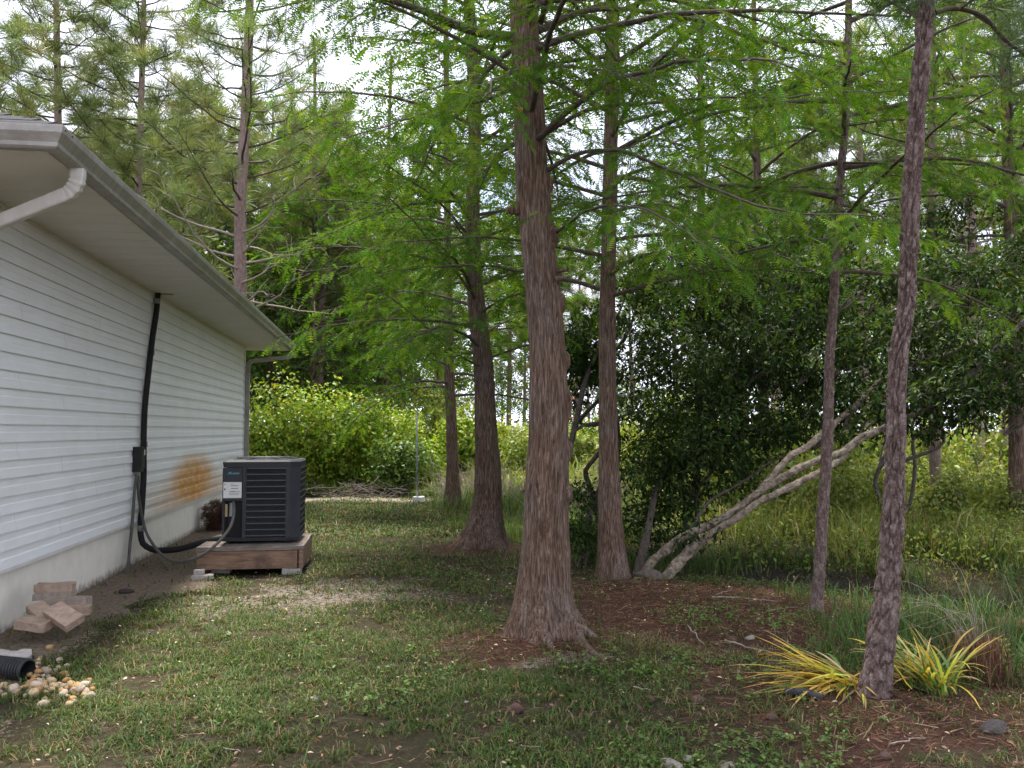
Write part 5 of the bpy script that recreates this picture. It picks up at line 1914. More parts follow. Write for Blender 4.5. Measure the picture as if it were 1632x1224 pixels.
def shrub(label, px, D, w_, h_, seed, n=6500, size=0.105, base=VINE, alt=VINE_Y, pa=0.3, group='bright vine covered shrubs', cat='shrub', name='shrub', depth=None, tpl=(LQ_V, LQ_F), width=1.25):
    rng = np.random.default_rng(seed)
    q = P(px, 700, D)
    o = np.array([q[0], q[1], float(H(q[0], q[1]))])
    root = thing(name, o, label, cat, group)
    dep = depth or w_ * 0.75
    # lumpy mound
    nl = 14
    cl_ = []
    for k in range(nl):
        a_ = rng.uniform(0, 6.28)
        rr_ = math.sqrt(rng.random()) * 0.55
        cl_.append((math.cos(a_) * rr_ * w_ / 2 * 1.15, math.sin(a_) * rr_ * dep / 2 * 1.15, h_ * rng.uniform(0.18, 0.74), rng.uniform(0.17, 0.36)))
    pos, dirs = [], []
    for (x, y, z, s) in cl_:
        m_ = n // nl
        d = unit(rng.normal(size=(m_, 3)))
        rad_ = 0.62 + 0.42 * rng.random(m_) + 0.6 * (noise3(d * 3.2 + x * 3 + 20, seed) - 0.5) + 0.25 * (rng.random(m_) < 0.06)
        p = np.array([x, y, z]) + d * rad_[:, None] * np.array([w_ * s, dep * s, h_ * (0.2 + 0.45 * s)])
        pos.append(p)
        dirs.append(d)
    pos, dirs = np.concatenate(pos), np.concatenate(dirs)
    ok = pos[:, 2] > 0.02
    pos, dirs = pos[ok], dirs[ok]
    N2 = unit(dirs + rng.normal(0, 0.45, dirs.shape) + UP * 0.35)
    ld = unit(np.cross(N2, rng.normal(size=dirs.shape)) + np.array([0, 0, -0.35]))
    S_ = size * rng.uniform(0.6, 1.35, len(pos))
    V, F = scatter(tpl[0], tpl[1], pos, basis(ld, N2), np.stack([S_ * width, S_, S_], -1))
    c = colors(len(pos), base, 0.28, 1, rng, alt, pa)
    drift = 0.72 + 0.6 * noise3((pos + o) * 1.4, 88)
    c = np.repeat(np.clip(c * drift[:, None], 0.004, 0.9), len(tpl[0]), 0)
    mk('foliage', V, F, M['leaf'], root, None, c)
    ts = TubeSet()
    for k in range(9):
        x, y, z, s = cl_[k % nl]
        pts, rr_ = limb_to(rng, np.array([x * 0.3, y * 0.3, -0.03]), np.array([x, y, z]), 0.022, 0.008)
        ts.add(pts, rr_, 5)
    v, f = ts.get()
    mk('stems', v, f, M['dark_bark'], root, smooth_=True)
    return root


shrub('tallest bright vine covered shrub mound behind the unit', 475, 21.5, 3.0, 2.75, 401, 9500)
shrub('vine covered shrub beside the house corner downspout', 420, 21.0, 1.9, 2.1, 402, 5000)
shrub('wide yellow green shrub just left of the metal post', 590, 22.0, 3.0, 2.3, 403, 9000)
shrub('rounded bright shrub behind the metal post', 665, 22.5, 2.0, 2.2, 404, 5500)
shrub('darker green low shrub in front of the bright mound, left of the post', 632, 20.6, 1.8, 1.4, 405, 4200, 0.09, (0.072, 0.135, 0.026), (0.13, 0.19, 0.035), 0.3)
shrub('green shrub between the two left cypress trunks', 735, 23.5, 2.0, 2.1, 406, 4500, 0.11)
for i_, (px_, D_, w__, h__, lab_) in enumerate(((765, 26.5, 2.6, 1.72, 'tall yellow green shrub far behind the second cypress'), (830, 28, 3.0, 1.8, 'wide pale green shrub seen between the second and largest cypress'), (900, 27, 2.8, 1.65, 'pale green shrub just right of the largest trunk, far back'),
                                       (955, 30, 3.2, 1.95, 'far pale green shrub behind the straight cypress'), (690, 29, 3.4, 3.0, 'high green shrub far behind the slim cypress'), (560, 27, 3.6, 3.1, 'high shrub wall behind the bright mounds'), (1030, 24, 3.0, 2.4, 'sunlit shrub glimpsed through the thicket left of the leaning trunks'), (1110, 26, 3.0, 2.6, 'sunlit shrub glimpsed through the curtain tree'), (1230, 23, 3.0, 2.2, 'sunlit shrub glimpsed above the leaning trunks'))):
    shrub(lab_, px_, D_, w__, h__, 430 + i_, 4600, 0.15, (0.17, 0.24, 0.045), (0.27, 0.30, 0.06), 0.35, 'far shrubs of the meadow edge')
# brush pile of dead twigs before the shrubs
rp_ = np.random.default_rng(55)
q = P(570, 790, 19.9)
bp = TubeSet()
for k in range(90):
    a_ = np.array([q[0] + rp_.normal(0, 0.55), q[1] + rp_.normal(0, 0.25), rp_.uniform(0.0, 0.28)])
    d = unit(np.array([rp_.normal(), rp_.normal() * 0.5, rp_.normal() * 0.25])) * rp_.uniform(0.3, 0.9)
    bp.add(np.array([a_ - d / 2, a_ + rp_.normal(0, 0.03, 3), a_ + d / 2]), np.array([0.012, 0.009, 0.004]), 4)
v, f = bp.get()
v[:, 2] = np.maximum(v[:, 2], 0.0)
tag(mk('brush_pile', v, f, M['dark_bark'], smooth_=True), 'low pile of dead brown twigs at the foot of the bright shrubs', 'brush pile')

for i_, (px_, D_, lab_) in enumerate(((815, 17.5, 'bare grey twiggy brush between the second and largest cypress'), (930, 15.5, 'bare grey twiggy brush right of the largest trunk'), (745, 19.0, 'bare pale brush beside the slim far cypress'), (1600, 15.5, 'bare reddish brush in the meadow at the far right'))):
    rbb = np.random.default_rng(900 + i_)
    q_ = P(px_, 700, D_)
    o_ = np.array([q_[0], q_[1], float(H(q_[0], q_[1]))])
    bs_ = thing('bare_shrub', o_, lab_, 'shrub', 'bare brush in the clearing')
    ts = TubeSet()
    for k in range(70):
        d_ = unit(np.array([rbb.normal(0, 0.7), rbb.normal(0, 0.5), rbb.uniform(0.3, 1.0)]))
        L_ = rbb.uniform(0.5, 1.15)
        b_ = np.array([rbb.normal(0, 0.3), rbb.normal(0, 0.2), 0])
        p5 = np.array([b_, b_ + d_ * L_ * 0.4 + rbb.normal(0, 0.04, 3), b_ + d_ * L_ * 0.75 + rbb.normal(0, 0.07, 3), b_ + d_ * L_ + np.array([rbb.normal(0, 0.12), rbb.normal(0, 0.1), -0.1 * rbb.random()])])
        ts.add(p5, [0.007, 0.005, 0.004, 0.002], 4, 8)
        for j_ in range(2):
            e5 = p5[2] + unit(rbb.normal(size=3) + d_) * 0.3
            ts.add(np.array([p5[1 + j_], (p5[1 + j_] + e5) / 2, e5]), [0.004, 0.003, 0.002], 3)
    v, f = ts.get()
    v[:, 2] = np.maximum(v[:, 2], -0.02)
    tag(mk('twigs', v, f, M['dead_twig'], bs_, smooth_=True), kind='stuff')

# meadow shrubs, many alike
MEAD = (0.145, 0.205, 0.042)
MEAD_Y = (0.24, 0.27, 0.06)
mk1 = shrub('light green meadow shrub', 1500, 14.5, 1.2, 0.95, 411, 2600, 0.065, MEAD, MEAD_Y, 0.35, 'light green shrubs in the meadow')
mk2 = shrub('light green meadow shrub', 1400, 17, 1.5, 1.15, 412, 2800, 0.075, MEAD, MEAD_Y, 0.35, 'light green shrubs in the meadow')
mk3 = shrub('light green meadow shrub', 840, 25, 1.8, 1.6, 413, 3000, 0.09, (0.17, 0.24, 0.05), MEAD_Y, 0.35, 'light green shrubs in the meadow')
fr2 = np.random.default_rng(91)
mspots = [(1500, 13.0), (1400, 14.5), (840, 24), (1570, 14.0), (1620, 12.6), (1350, 16), (1460, 18), (1540, 19), (1610, 17), (1690, 15), (1280, 19), (1200, 17), (1130, 19), (1380, 22), (1480, 25), (1590, 24), (1240, 25), (1060, 22), (1160, 28), (1320, 29),
          (900, 28), (940, 24), (800, 30), (860, 34), (960, 32), (760, 27), (1010, 30), (690, 33), (640, 30), (560, 28), (1660, 21), (1090, 15), (1170, 14), (1250, 14.5), (1450, 30), (1550, 33), (1000, 18), (1330, 13)]
slab = row_labels(mspots, 'light green meadow shrub', MARKS)
for i, (px, D) in enumerate(mspots):
    q = P(px, 700, D)
    loc = (q[0], q[1], float(H(q[0], q[1])))
    src = (mk1, mk2, mk3)[i % 3]
    side_ = slab[i]
    grp_ = 'light green shrubs in the right hand meadow' if px >= 1000 else 'light green shrubs in the far meadow'
    sz = fr2.uniform(0.75, 1.3)
    if i < 3:
        src.location = loc
        src['label'], src['group'] = side_, grp_
    else:
        dup(src, loc, fr2.uniform(0, 6.28), (sz, sz, sz * fr2.uniform(0.8, 1.2)), side_, grp_)

# mid-storey leafy trees in the wood
MID = (0.070, 0.120, 0.034)


def mid_tree(label, px, D, h_, w_, seed, base=MID, per=85, zlow=0.3, group='leafy trees in the wood', size=0.17):
    rng = np.random.default_rng(seed)
    q = P(px, 700, D)
    o = np.array([q[0], q[1], float(H(q[0], q[1])) - 0.05])
    root = thing('leafy_tree', o, label, 'tree', group)
    pts = np.array([(0, 0, 0), (rng.normal(0, .15), 0, h_ * .4), (rng.normal(0, .3), rng.normal(0, .3), h_ * 0.92)])
    V, F, path, r = trunk_from(pts, np.array([0.11, 0.08, 0.02]) * h_ / 8, 10, 24)
    mk('trunk', V, F, M['dark_bark'], root, smooth_=True)
    cen, rad, ts = [], [], TubeSet()
    for k in range(58):
        u = zlow + (1 - zlow) * rng.random() ** 0.8
        a_ = rng.uniform(0, 6.28)
        rr_ = w_ / 2 * math.sqrt(rng.random()) * (0.5 + 0.8 * math.sin(math.pi * min(1, (u - zlow) / (1 - zlow) * 0.8 + 0.2)))
        c = np.array([math.cos(a_) * rr_, math.sin(a_) * rr_, u * h_])
        cen.append(c)
        rad.append(np.array([0.55, 0.55, 0.38]) * rng.uniform(0.6, 1.2) * w_ / 4)
        p0 = path_at(path, max(0.5, c[2] - rr_ * 0.5))
        pts, rl = limb_to(rng, p0, c, 0.02, 0.006)
        ts.add(pts, rl, 4)
    v, f = ts.get()
    tag(mk('branches', v, f, M['dark_bark'], root, smooth_=True), kind='stuff')
    V, F, c = leaf_cloud(rng, cen, rad, per, size, base, 0.3, (base[0] * 1.8, base[1] * 1.6, base[2]), 0.25, 0.35, width=1.2)
    mk('crown', V, F, M['leaf'], root, None, c)
    return root


mt1 = mid_tree('dark leafy tree rising directly behind the gutter line', 300, 27, 7.2, 4.2, 501)
mt2 = mid_tree('dark leafy tree behind the pink-trunked pine', 440, 27, 6.4, 4.0, 502)
fr3 = np.random.default_rng(17)
lspots = [(215, 29, 1.0), (370, 33, 1.1), (510, 36, 1.0), (140, 34, 1.1), (60, 30, 1.0), (590, 44, 1.1), (0, 36, 1.1), (470, 46, 1.15), (330, 46, 1.2), (690, 60, 1.0), (1250, 40, 0.9), (1350, 33, 0.8), (1450, 42, 0.9), (1560, 36, 0.8), (1640, 30, 0.75), (1130, 48, 0.9), (1720, 32, 1.0), (1040, 58, 1.0), (410, 30, 1.25), (540, 33, 1.2), (250, 38, 1.5), (620, 40, 1.3), (100, 44, 1.6), (440, 40, 1.6), (-60, 33, 1.3), (560, 52, 1.7), (180, 52, 1.8), (350, 56, 1.9), (700, 48, 1.2), (800, 70, 1.3), (880, 75, 1.3), (960, 72, 1.3), (1180, 55, 1.6), (1300, 58, 1.7), (1400, 50, 1.5), (1500, 56, 1.7), (1620, 48, 1.5), (1700, 44, 1.4)]
llab = row_labels([(a_[0], a_[1]) for a_ in lspots], 'leafy background tree', MARKS)
for i, (px, D, s) in enumerate(lspots):
    q = P(px, 700, D)
    lab = llab[i]
    dup((mt1, mt2)[i % 2], (q[0], q[1], float(H(q[0], q[1])) - 0.05), fr3.uniform(0, 6.28), s, lab, 'leafy trees in the wood' if px < 720 else 'leafy trees beyond the meadow')

# far-off undergrowth at the foot of the wood
ru = np.random.default_rng(61)
n = 26000
ux = ru.uniform(-42, 48, n)
uy = ru.uniform(27, 62, n)
uz = H(ux, uy) + np.abs(ru.normal(0, 0.75, n)) * (0.45 + 1.1 * fbm(ux, uy, 0.3, 71))
hxu = ux * ct + uy * st
pos = np.stack([ux, uy, uz], -1)
d = unit(ru.normal(size=(n, 3)) + np.array([0, 0, 0.1]))
V, F = scatter(LQ_V, LQ_F, pos, basis(d, unit(ru.normal(size=(n, 3)) + UP * 0.6)), np.stack([np.full(n, 0.42), np.full(n, 0.34), np.full(n, 0.3)], -1) * ru.uniform(0.5, 1.2, n)[:, None])
tag(mk('undergrowth', V, F, M['leaf'], None, None, colors(n, (0.125, 0.19, 0.042), 0.35, 4, ru, (0.22, 0.26, 0.06), 0.3)), 'low green undergrowth at the foot of the far wood', 'undergrowth', kind='stuff')

# ------------------------------------------------------------------ grasses


def blades(rng, x, y, h, wd, lean=0.5, seg=2, zoff=0.0):
    n = len(x)
    az = rng.uniform(0, 2 * np.pi, n)
    ldir = np.stack([np.cos(az), np.sin(az), np.zeros(n)], -1)
    fa = az + rng.normal(0, 0.5, n) + np.pi / 2
    sd_ = np.stack([np.cos(fa), np.sin(fa), np.zeros(n)], -1) * (wd / 2)[:, None]
    b0 = np.stack([x, y, H(x, y) + zoff], -1)
    k = lean * rng.uniform(0.3, 1.4, n)
    m_ = b0 + ldir * (h * k * 0.35)[:, None] + UP * (h * 0.62)[:, None]
    t_ = b0 + ldir * (h * k * 1.0)[:, None] + UP * (h * np.clip(1.05 - 0.35 * k, 0.25, 1.1))[:, None]
    V = np.stack([b0 - sd_, b0 + sd_, m_ + sd_ * 0.8, m_ - sd_ * 0.8, t_], 1).reshape(-1, 3)
    b_ = np.arange(n)[:, None] * 5
    F = np.concatenate([b_ + np.array([[0, 1, 2]]), b_ + np.array([[0, 2, 3]]), b_ + np.array([[3, 2, 4]])], 0)
    return V, F


GR = (0.047, 0.090, 0.019)
GR_D = (0.18, 0.135, 0.07)


def trunk_clear(x, y):
    ok = np.ones(len(x), bool)
    for (tx, ty, tr_) in ((0.24, 6.42, 0.36), (-0.36, 11.5, 0.42), (2.03, 4.95, 0.16), (1.04, 9.25, 0.22), (2.55, 7.45, 0.10), (-1.2, 17.2, 0.3)):
        ok &= (x - tx) ** 2 + (y - ty) ** 2 > tr_ ** 2
    return ok


def lawn(rng, n, x0, x1, y0, y1, hmean, wmean, patch, name=None):
    x = rng.uniform(x0, x1, n)
    y = rng.uniform(y0, y1, n)
    # keep to what lies in front of the lens with a margin
    k = np.abs(x) < 0.62 * y + 0.9
    x, y = x[k], y[k]
    sand, lit, mud, path, dirt = masks(x, y)
    hx_ = x * ct + y * st
    hy_ = -x * st + y * ct
    pn = fbm(x, y, 1.9, 31, 4)
    tuf = fbm(x, y, 9.0, 33, 2)
    dens = smooth(0.30, 0.62, pn * 0.55 + tuf * 0.45 + patch) * (1 - 0.72 * np.clip(sand * 1.3, 0, 1)) * (1 - 0.86 * np.clip(lit * 1.35, 0, 1)) * (1 - np.clip(mud, 0, 1)) * (1 - 0.9 * path) * (1 - 0.93 * np.clip(dirt * 1.2, 0, 1))
    ok = (rng.random(len(x)) < dens) & trunk_clear(x, y)
    ok &= ~((hx_ < WX + 0.04) & (hy_ > Y0 - 1))
    ok &= ~((hx_ > -1.93) & (hx_ < -0.8) & (hy_ > 9.4) & (hy_ < 10.6))
    x, y, tuf, pn = x[ok], y[ok], tuf[ok], pn[ok]
    m_ = len(x)
    h = hmean * rng.lognormal(0, 0.35, m_) * (0.55 + 0.9 * tuf)
    wd = wmean * rng.uniform(0.7, 1.3, m_)
    V, F = blades(rng, x, y, h, wd, 1.5)
    dry = np.clip(0.16 + 0.55 * smooth(0.42, 0.66, fbm(x, y, 0.8, 37, 3)) * smooth(-1.5, 2.0, x) + 0.1 * (pn < 0.42), 0, 0.6)
    c = np.tile(np.array(GR), (m_, 1))
    isd = rng.random(m_) < dry
    c[isd] = GR_D
    yel = (rng.random(m_) < 0.25) & ~isd
    c[yel] = (0.095, 0.122, 0.028)
    c = c * rng.uniform(0.6, 1.35, (m_, 1)) * rng.uniform(0.9, 1.1, (m_, 3)) * (0.75 + 0.5 * fbm(x, y, 2.7, 39, 3))[:, None]
    return V, F, np.repeat(c, 5, 0)


rg = np.random.default_rng(1001)
parts = [lawn(rg, 290000, -4.5, 5.0, 3.2, 7.2, 0.034, 0.0055, -0.05), lawn(rg, 110000, -4.5, 5.6, 7.2, 12.5, 0.034, 0.009, -0.03), lawn(rg, 50000, -4.2, 3.0, 12.5, 20.0, 0.045, 0.017, 0.10)]
off = 0
Vs, Fs, Cs = [], [], []
for V, F, c in parts:
    Vs.append(V); Fs.append(F + off); Cs.append(c)
    off += len(V)
tag(mk('lawn_grass', np.concatenate(Vs), np.concatenate(Fs), M['grass'], None, None, np.concatenate(Cs)), 'short patchy green lawn grass around the trees', 'grass', kind='stuff')

# broad leaved weeds in the lawn
rw = np.random.default_rng(1002)
n = 9000
x = rw.uniform(-2.5, 3.4, n)
y = rw.uniform(3.4, 9.5, n)
sand, lit, mud, path, dirt = masks(x, y)
dn = smooth(0.52, 0.66, fbm(x, y, 1.4, 51, 4)) * smooth(-2.2, 1.2, x) * (1 - 0.45 * lit) * (1 - mud)
ok = (rw.random(n) < dn) & trunk_clear(x, y)
x, y = x[ok], y[ok]
rep = 6
xs_, ys_ = np.repeat(x, rep) + rw.normal(0, 0.014, len(x) * rep), np.repeat(y, rep) + rw.normal(0, 0.014, len(x) * rep)
n = len(xs_)
pos = np.stack([xs_, ys_, H(xs_, ys_) + rw.uniform(0.008, 0.045, n)], -1)
az = rw.uniform(0, 6.28, n)
d = np.stack([np.cos(az), np.sin(az), rw.uniform(0.0, 0.6, n)], -1)
S_ = rw.uniform(0.014, 0.034, n)
V, F = scatter(LF_V, LF_F, pos, basis(d, unit(UP + rw.normal(0, 0.3, (n, 3)))), np.stack([S_ * 1.5, S_, S_], -1))
tag(mk('lawn_weeds', V, F, M['leaf'], None, None, colors(n, (0.085, 0.16, 0.034), 0.3, len(LF_V), rw, (0.15, 0.2, 0.05), 0.2)), 'small broad leaved weeds among the lawn grass', 'weeds', kind='stuff')

# taller grasses: ditch at right, foot of the thicket, meadow


def tall(rng, spots_, name, label, base, alt, pa, lean=0.5):
    Vs, Fs, Cs, off = [], [], [], 0
    for (cx, cy, rx_, ry_, n, h, wd) in spots_:
        x = cx + np.clip(rng.normal(0, rx_, n), -1.7 * rx_, 1.7 * rx_) * rng.uniform(0.8, 1, n)
        y = cy + np.clip(rng.normal(0, ry_, n), -1.7 * ry_, 1.7 * ry_) * rng.uniform(0.8, 1, n)
        keep = fbm(x, y, 1.6, 81, 3) > rng.uniform(0.28, 0.55, n)
        hx_ = x * ct + y * st
        hy_ = -x * st + y * ct
        keep &= ~((hx_ < WX + 0.3) & (hy_ < Y1 + 0.5)) & trunk_clear(x, y)
        x, y = x[keep], y[keep]
        m_ = len(x)
        V, F = blades(rng, x, y, h * rng.lognormal(0, 0.3, m_) * (0.5 + fbm(x, y, 2.0, 83, 2)), wd * rng.uniform(0.6, 1.4, m_), lean)
        Vs.append(V); Fs.append(F + off); off += len(V)
        cc = colors(m_, base, 0.3, 1, rng, alt, pa) * (0.75 + 0.5 * fbm(x, y, 1.1, 85, 3))[:, None]
        Cs.append(np.repeat(cc, 5, 0))
    return tag(mk(name, np.concatenate(Vs), np.concatenate(Fs), M['grass'], None, None, np.clip(np.concatenate(Cs), 0.004, 0.9)), label, 'grass', kind='stuff')


rt_ = np.random.default_rng(1003)
tall(rt_, [(4.6, 7.4, 0.6, 0.4, 1500, 0.22, 0.008), (3.3, 8.0, 0.5, 0.35, 700, 0.18, 0.008), (5.8, 9.6, 0.9, 0.7, 1600, 0.34, 0.010), (4.6, 10.8, 1.4, 0.5, 1600, 0.24, 0.010), (2.5, 10.6, 0.8, 0.4, 700, 0.18, 0.009), (3.0, 6.5, 0.45, 0.45, 1700, 0.17, 0.007),
           (2.6, 5.75, 0.35, 0.35, 1300, 0.12, 0.006), (3.6, 5.6, 0.4, 0.4, 1600, 0.22, 0.007), (4.6, 6.6, 0.35, 0.35, 900, 0.42, 0.010), (1.7, 10.1, 0.5, 0.3, 900, 0.2, 0.008)],
     'ditch_grass', 'tall dark green grass along the muddy hollow', (0.060, 0.112, 0.027), (0.15, 0.15, 0.06), 0.12, 0.8)
tall(rt_, [(0.2, 14.0, 0.7, 0.6, 2600, 0.14, 0.012), (0.7, 12.6, 0.5, 0.5, 2200, 0.22, 0.011), (0.2, 17.4, 1.0, 0.8, 4200, 0.26, 0.016), (1.6, 16, 1.0, 1.2, 3600, 0.30, 0.015), (-1.4, 19.9, 0.5, 0.2, 1100, 0.2, 0.016), (-4.4, 20.4, 0.4, 0.15, 900, 0.3, 0.016), (1.3, 12.3, 0.5, 0.5, 1500, 0.28, 0.011)],
     'tall_lawn_edge_grass', 'tall green grass growing behind the cypress trunks', (0.085, 0.145, 0.034), (0.16, 0.17, 0.06), 0.2, 0.8)
tall(rt_, [(6.8, 13.0, 2.4, 1.0, 7000, 0.42, 0.014), (6.5, 11.0, 1.6, 0.6, 3500, 0.34, 0.012), (6.0, 17.0, 3.0, 1.6, 6000, 0.34, 0.020), (10, 20, 4, 3, 6000, 0.4, 0.03), (3.2, 21, 2.4, 1.8, 5000, 0.4, 0.026), (0.4, 23, 2.0, 1.6, 4500, 0.4, 0.03), (4.2, 13.4, 1.3, 0.8, 3500, 0.28, 0.013), (12, 28, 8, 4, 4000, 0.6, 0.05)],
     'meadow_grass', 'yellow green meadow growth beyond the hollow', (0.165, 0.215, 0.050), (0.29, 0.25, 0.11), 0.25, 0.9)
# low leafy growth over the meadow
rh = np.random.default_rng(1010)
n = 34000
x = np.concatenate([rh.uniform(2.5, 13, 34000), rh.uniform(-1.0, 7, 14000)])
y = np.concatenate([rh.uniform(9.9, 21, 34000), rh.uniform(18.5, 34, 14000)])
keep = (np.abs(x) < 0.66 * y + 1) & (fbm(x, y, 0.9, 91, 3) > 0.42) & trunk_clear(x, y)
x, y = x[keep], y[keep]
n = len(x)
z = H(x, y) + rh.random(n) ** 0.8 * (0.15 + 0.75 * fbm(x, y, 0.9, 91, 3)) * 0.75
d = unit(rh.normal(size=(n, 3)) + UP * 0.3)
S_ = rh.uniform(0.05, 0.11, n) * (y / 15) ** 0.7
V, F = scatter(LQ_V, LQ_F, np.stack([x, y, z], -1), basis(d, unit(UP + rh.normal(0, 0.7, (n, 3)))), np.stack([S_, S_, S_], -1))
tag(mk('meadow_herbs', V, F, M['leaf'], None, None, colors(n, (0.155, 0.225, 0.042), 0.3, 4, rh, (0.26, 0.285, 0.07), 0.3)), 'low leafy yellow green herbs covering the meadow', 'herbs', kind='stuff')

# needles and dry bits lying on the ground
rl = np.random.default_rng(1004)
n = 60000
x = rl.uniform(-2.5, 4.2, n)
y = rl.uniform(3.4, 9.6, n)
sand, lit, mud, path, dirt = masks(x, y)
ok = (rl.random(n) < 0.9 * lit + 0.07)
x, y = x[ok], y[ok]
n = len(x)
az = rl.uniform(0, 6.28, n)
L = rl.uniform(0.03, 0.12, n)
d = np.stack([np.cos(az), np.sin(az), rl.normal(0, 0.12, n)], -1)
pos = np.stack([x, y, H(x, y) + rl.uniform(0.004, 0.02, n)], -1)
NV = np.array([(-0.5, 0, 0), (0.5, 0, 0), (0.35, 1, 0), (-0.35, 1, 0)])
NF = np.array([(0, 1, 2), (0, 2, 3)])
V, F = scatter(NV, NF, pos, basis(d, unit(UP + rl.normal(0, 0.4, (n, 3)))), np.stack([rl.uniform(0.0022, 0.0045, n), L, L], -1))
tag(mk('needle_litter', V, F, M['straw'], None, None, colors(n, (0.125, 0.064, 0.038), 0.45, 4, rl, (0.24, 0.16, 0.105), 0.2)), 'reddish brown fallen needles under the trees', 'litter', kind='stuff')
# dead leaves and straw bits over the lawn
n = 2600
x = rl.uniform(-3.2, 3.4, n)
y = rl.uniform(3.4, 10, n)
hx_ = x * ct + y * st
ok = hx_ > WX + 0.1
x, y = x[ok], y[ok]
n = len(x)
az = rl.uniform(0, 6.28, n)
d = np.stack([np.cos(az), np.sin(az), rl.normal(0, 0.2, n)], -1)
S_ = rl.uniform(0.012, 0.035, n)
V, F = scatter(LF_V, LF_F, np.stack([x, y, H(x, y) + rl.uniform(0.008, 0.035, n)], -1), basis(d, unit(UP + rl.normal(0, 0.5, (n, 3)))), np.stack([S_, S_, S_], -1))
tag(mk('fallen_leaves', V, F, M['straw'], None, None, colors(n, (0.25, 0.15, 0.10), 0.4, len(LF_V), rl, (0.45, 0.36, 0.25), 0.4)), 'scattered dry fallen leaves on the lawn', 'leaf litter', kind='stuff')

# ------------------------------------------------------------------ lilies with strap leaves


def strap(rng, base, az, L, up0, curl, wd, twist=0.3, n=9):
    """arching strap leaf as a ribbon with a keel"""
    t = np.linspace(0, 1, n)
    th = up0 - curl * t ** 1.3
    dx = np.cumsum(np.cos(th)) * L / n
    dz = np.cumsum(np.sin(th)) * L / n
    dx -= dx[0]
    dz -= dz[0]
    h = np.array([math.cos(az), math.sin(az), 0])
    c = np.asarray(base) + h * dx[:, None] + UP * dz[:, None]
    side = np.array([-math.sin(az), math.cos(az), 0])
    c = c + side * (rng.normal(0, 0.06) * L * t ** 2)[:, None]
    c[:, 2] = np.maximum(c[:, 2], H(c[:, 0], c[:, 1]) + 0.012)
    wv = wd * np.sin(np.pi * np.clip(0.22 + 0.78 * t, 0, 1)) ** 0.7
    tw_ = twist * rng.normal() * t
    nrm = np.stack([-h[0] * np.sin(th), -h[1] * np.sin(th), np.cos(th)], -1)
    sd_ = side[None] * np.cos(tw_)[:, None] + nrm * np.sin(tw_)[:, None]
    a_, b_ = c - sd_ * wv[:, None] / 2, c + sd_ * wv[:, None] / 2
    k = c - nrm * wv[:, None] * 0.18
    V = np.stack([a_, k, b_], 1).reshape(-1, 3)
    F = []
    for i in range(n - 1):
        F += [(i * 3, i * 3 + 1, i * 3 + 4, i * 3 + 3), (i * 3 + 1, i * 3 + 2, i * 3 + 5, i * 3 + 4)]
    return V, np.array(F)


ly = np.random.default_rng(404)
LC = {'y': (0.68, 0.50, 0.07), 'yg': (0.44, 0.48, 0.08), 'g': (0.11, 0.20, 0.05), 'o': (0.50, 0.30, 0.09), 'd': (0.40, 0.30, 0.18)}


def lily(label, center, n, az_f, len_f, cols, seed, wd=0.02, up_r=(0.75, 1.45), cu_r=(0.6, 2.0)):
    rng = np.random.default_rng(seed)
    c0 = np.array([center[0], center[1], float(H(center[0], center[1]))])
    root = thing('lily_clump', c0, label, 'plant', 'strap leaved lilies at the pine')
    for k in range(n):
        b_ = c0 + np.array([rng.normal(0, 0.06), rng.normal(0, 0.05), 0.0])
        az, L, up0, curl = az_f(rng), len_f(rng), rng.uniform(*up_r), rng.uniform(*cu_r)
        V, F = strap(rng, b_, az, L, up0, curl, wd * rng.uniform(0.7, 1.25))
        kind_ = cols[rng.integers(len(cols))]
        cc = np.array(LC[kind_]) * rng.uniform(0.75, 1.2)
        col_ = np.tile(cc, (len(V), 1))
        if kind_ != 'd' and rng.random() < 0.75:
            tt = np.repeat(np.linspace(0, 1, len(V) // 3), 3)[:, None]
            tt = np.clip((tt - rng.uniform(0.2, 0.75)) / 0.25, 0, 1) * rng.uniform(0.4, 1.0)
            col_ = col_ * (1 - tt) + np.array(LC['o' if rng.random() < 0.5 else 'd']) * tt
        mk('leaf', V, F, M['strap_leaf'], root, c0, col_)
    return root


c1 = G(1350, 1100)
lily('yellowing lily clump left of the pine, its leaves drooping flat to the left', c1, 120, lambda r: math.pi + r.normal(0.0, 0.8), lambda r: r.uniform(0.3, 0.72), ['y', 'yg', 'yg', 'g', 'y', 'o', 'd', 'y'], 405, 0.017, (0.02, 0.75), (0.2, 1.5))
c2 = G(1490, 1112)
lily('upright green and yellow lily clump right of the pine', c2, 120, lambda r: r.uniform(0, 6.28) if r.random() < 0.55 else math.pi * 0.75 + r.normal(0, 0.5), lambda r: r.uniform(0.3, 0.6), ['g', 'g', 'yg', 'g', 'y', 'g', 'g', 'o', 'yg', 'd'], 406, 0.016, (0.6, 1.5), (0.4, 1.9))

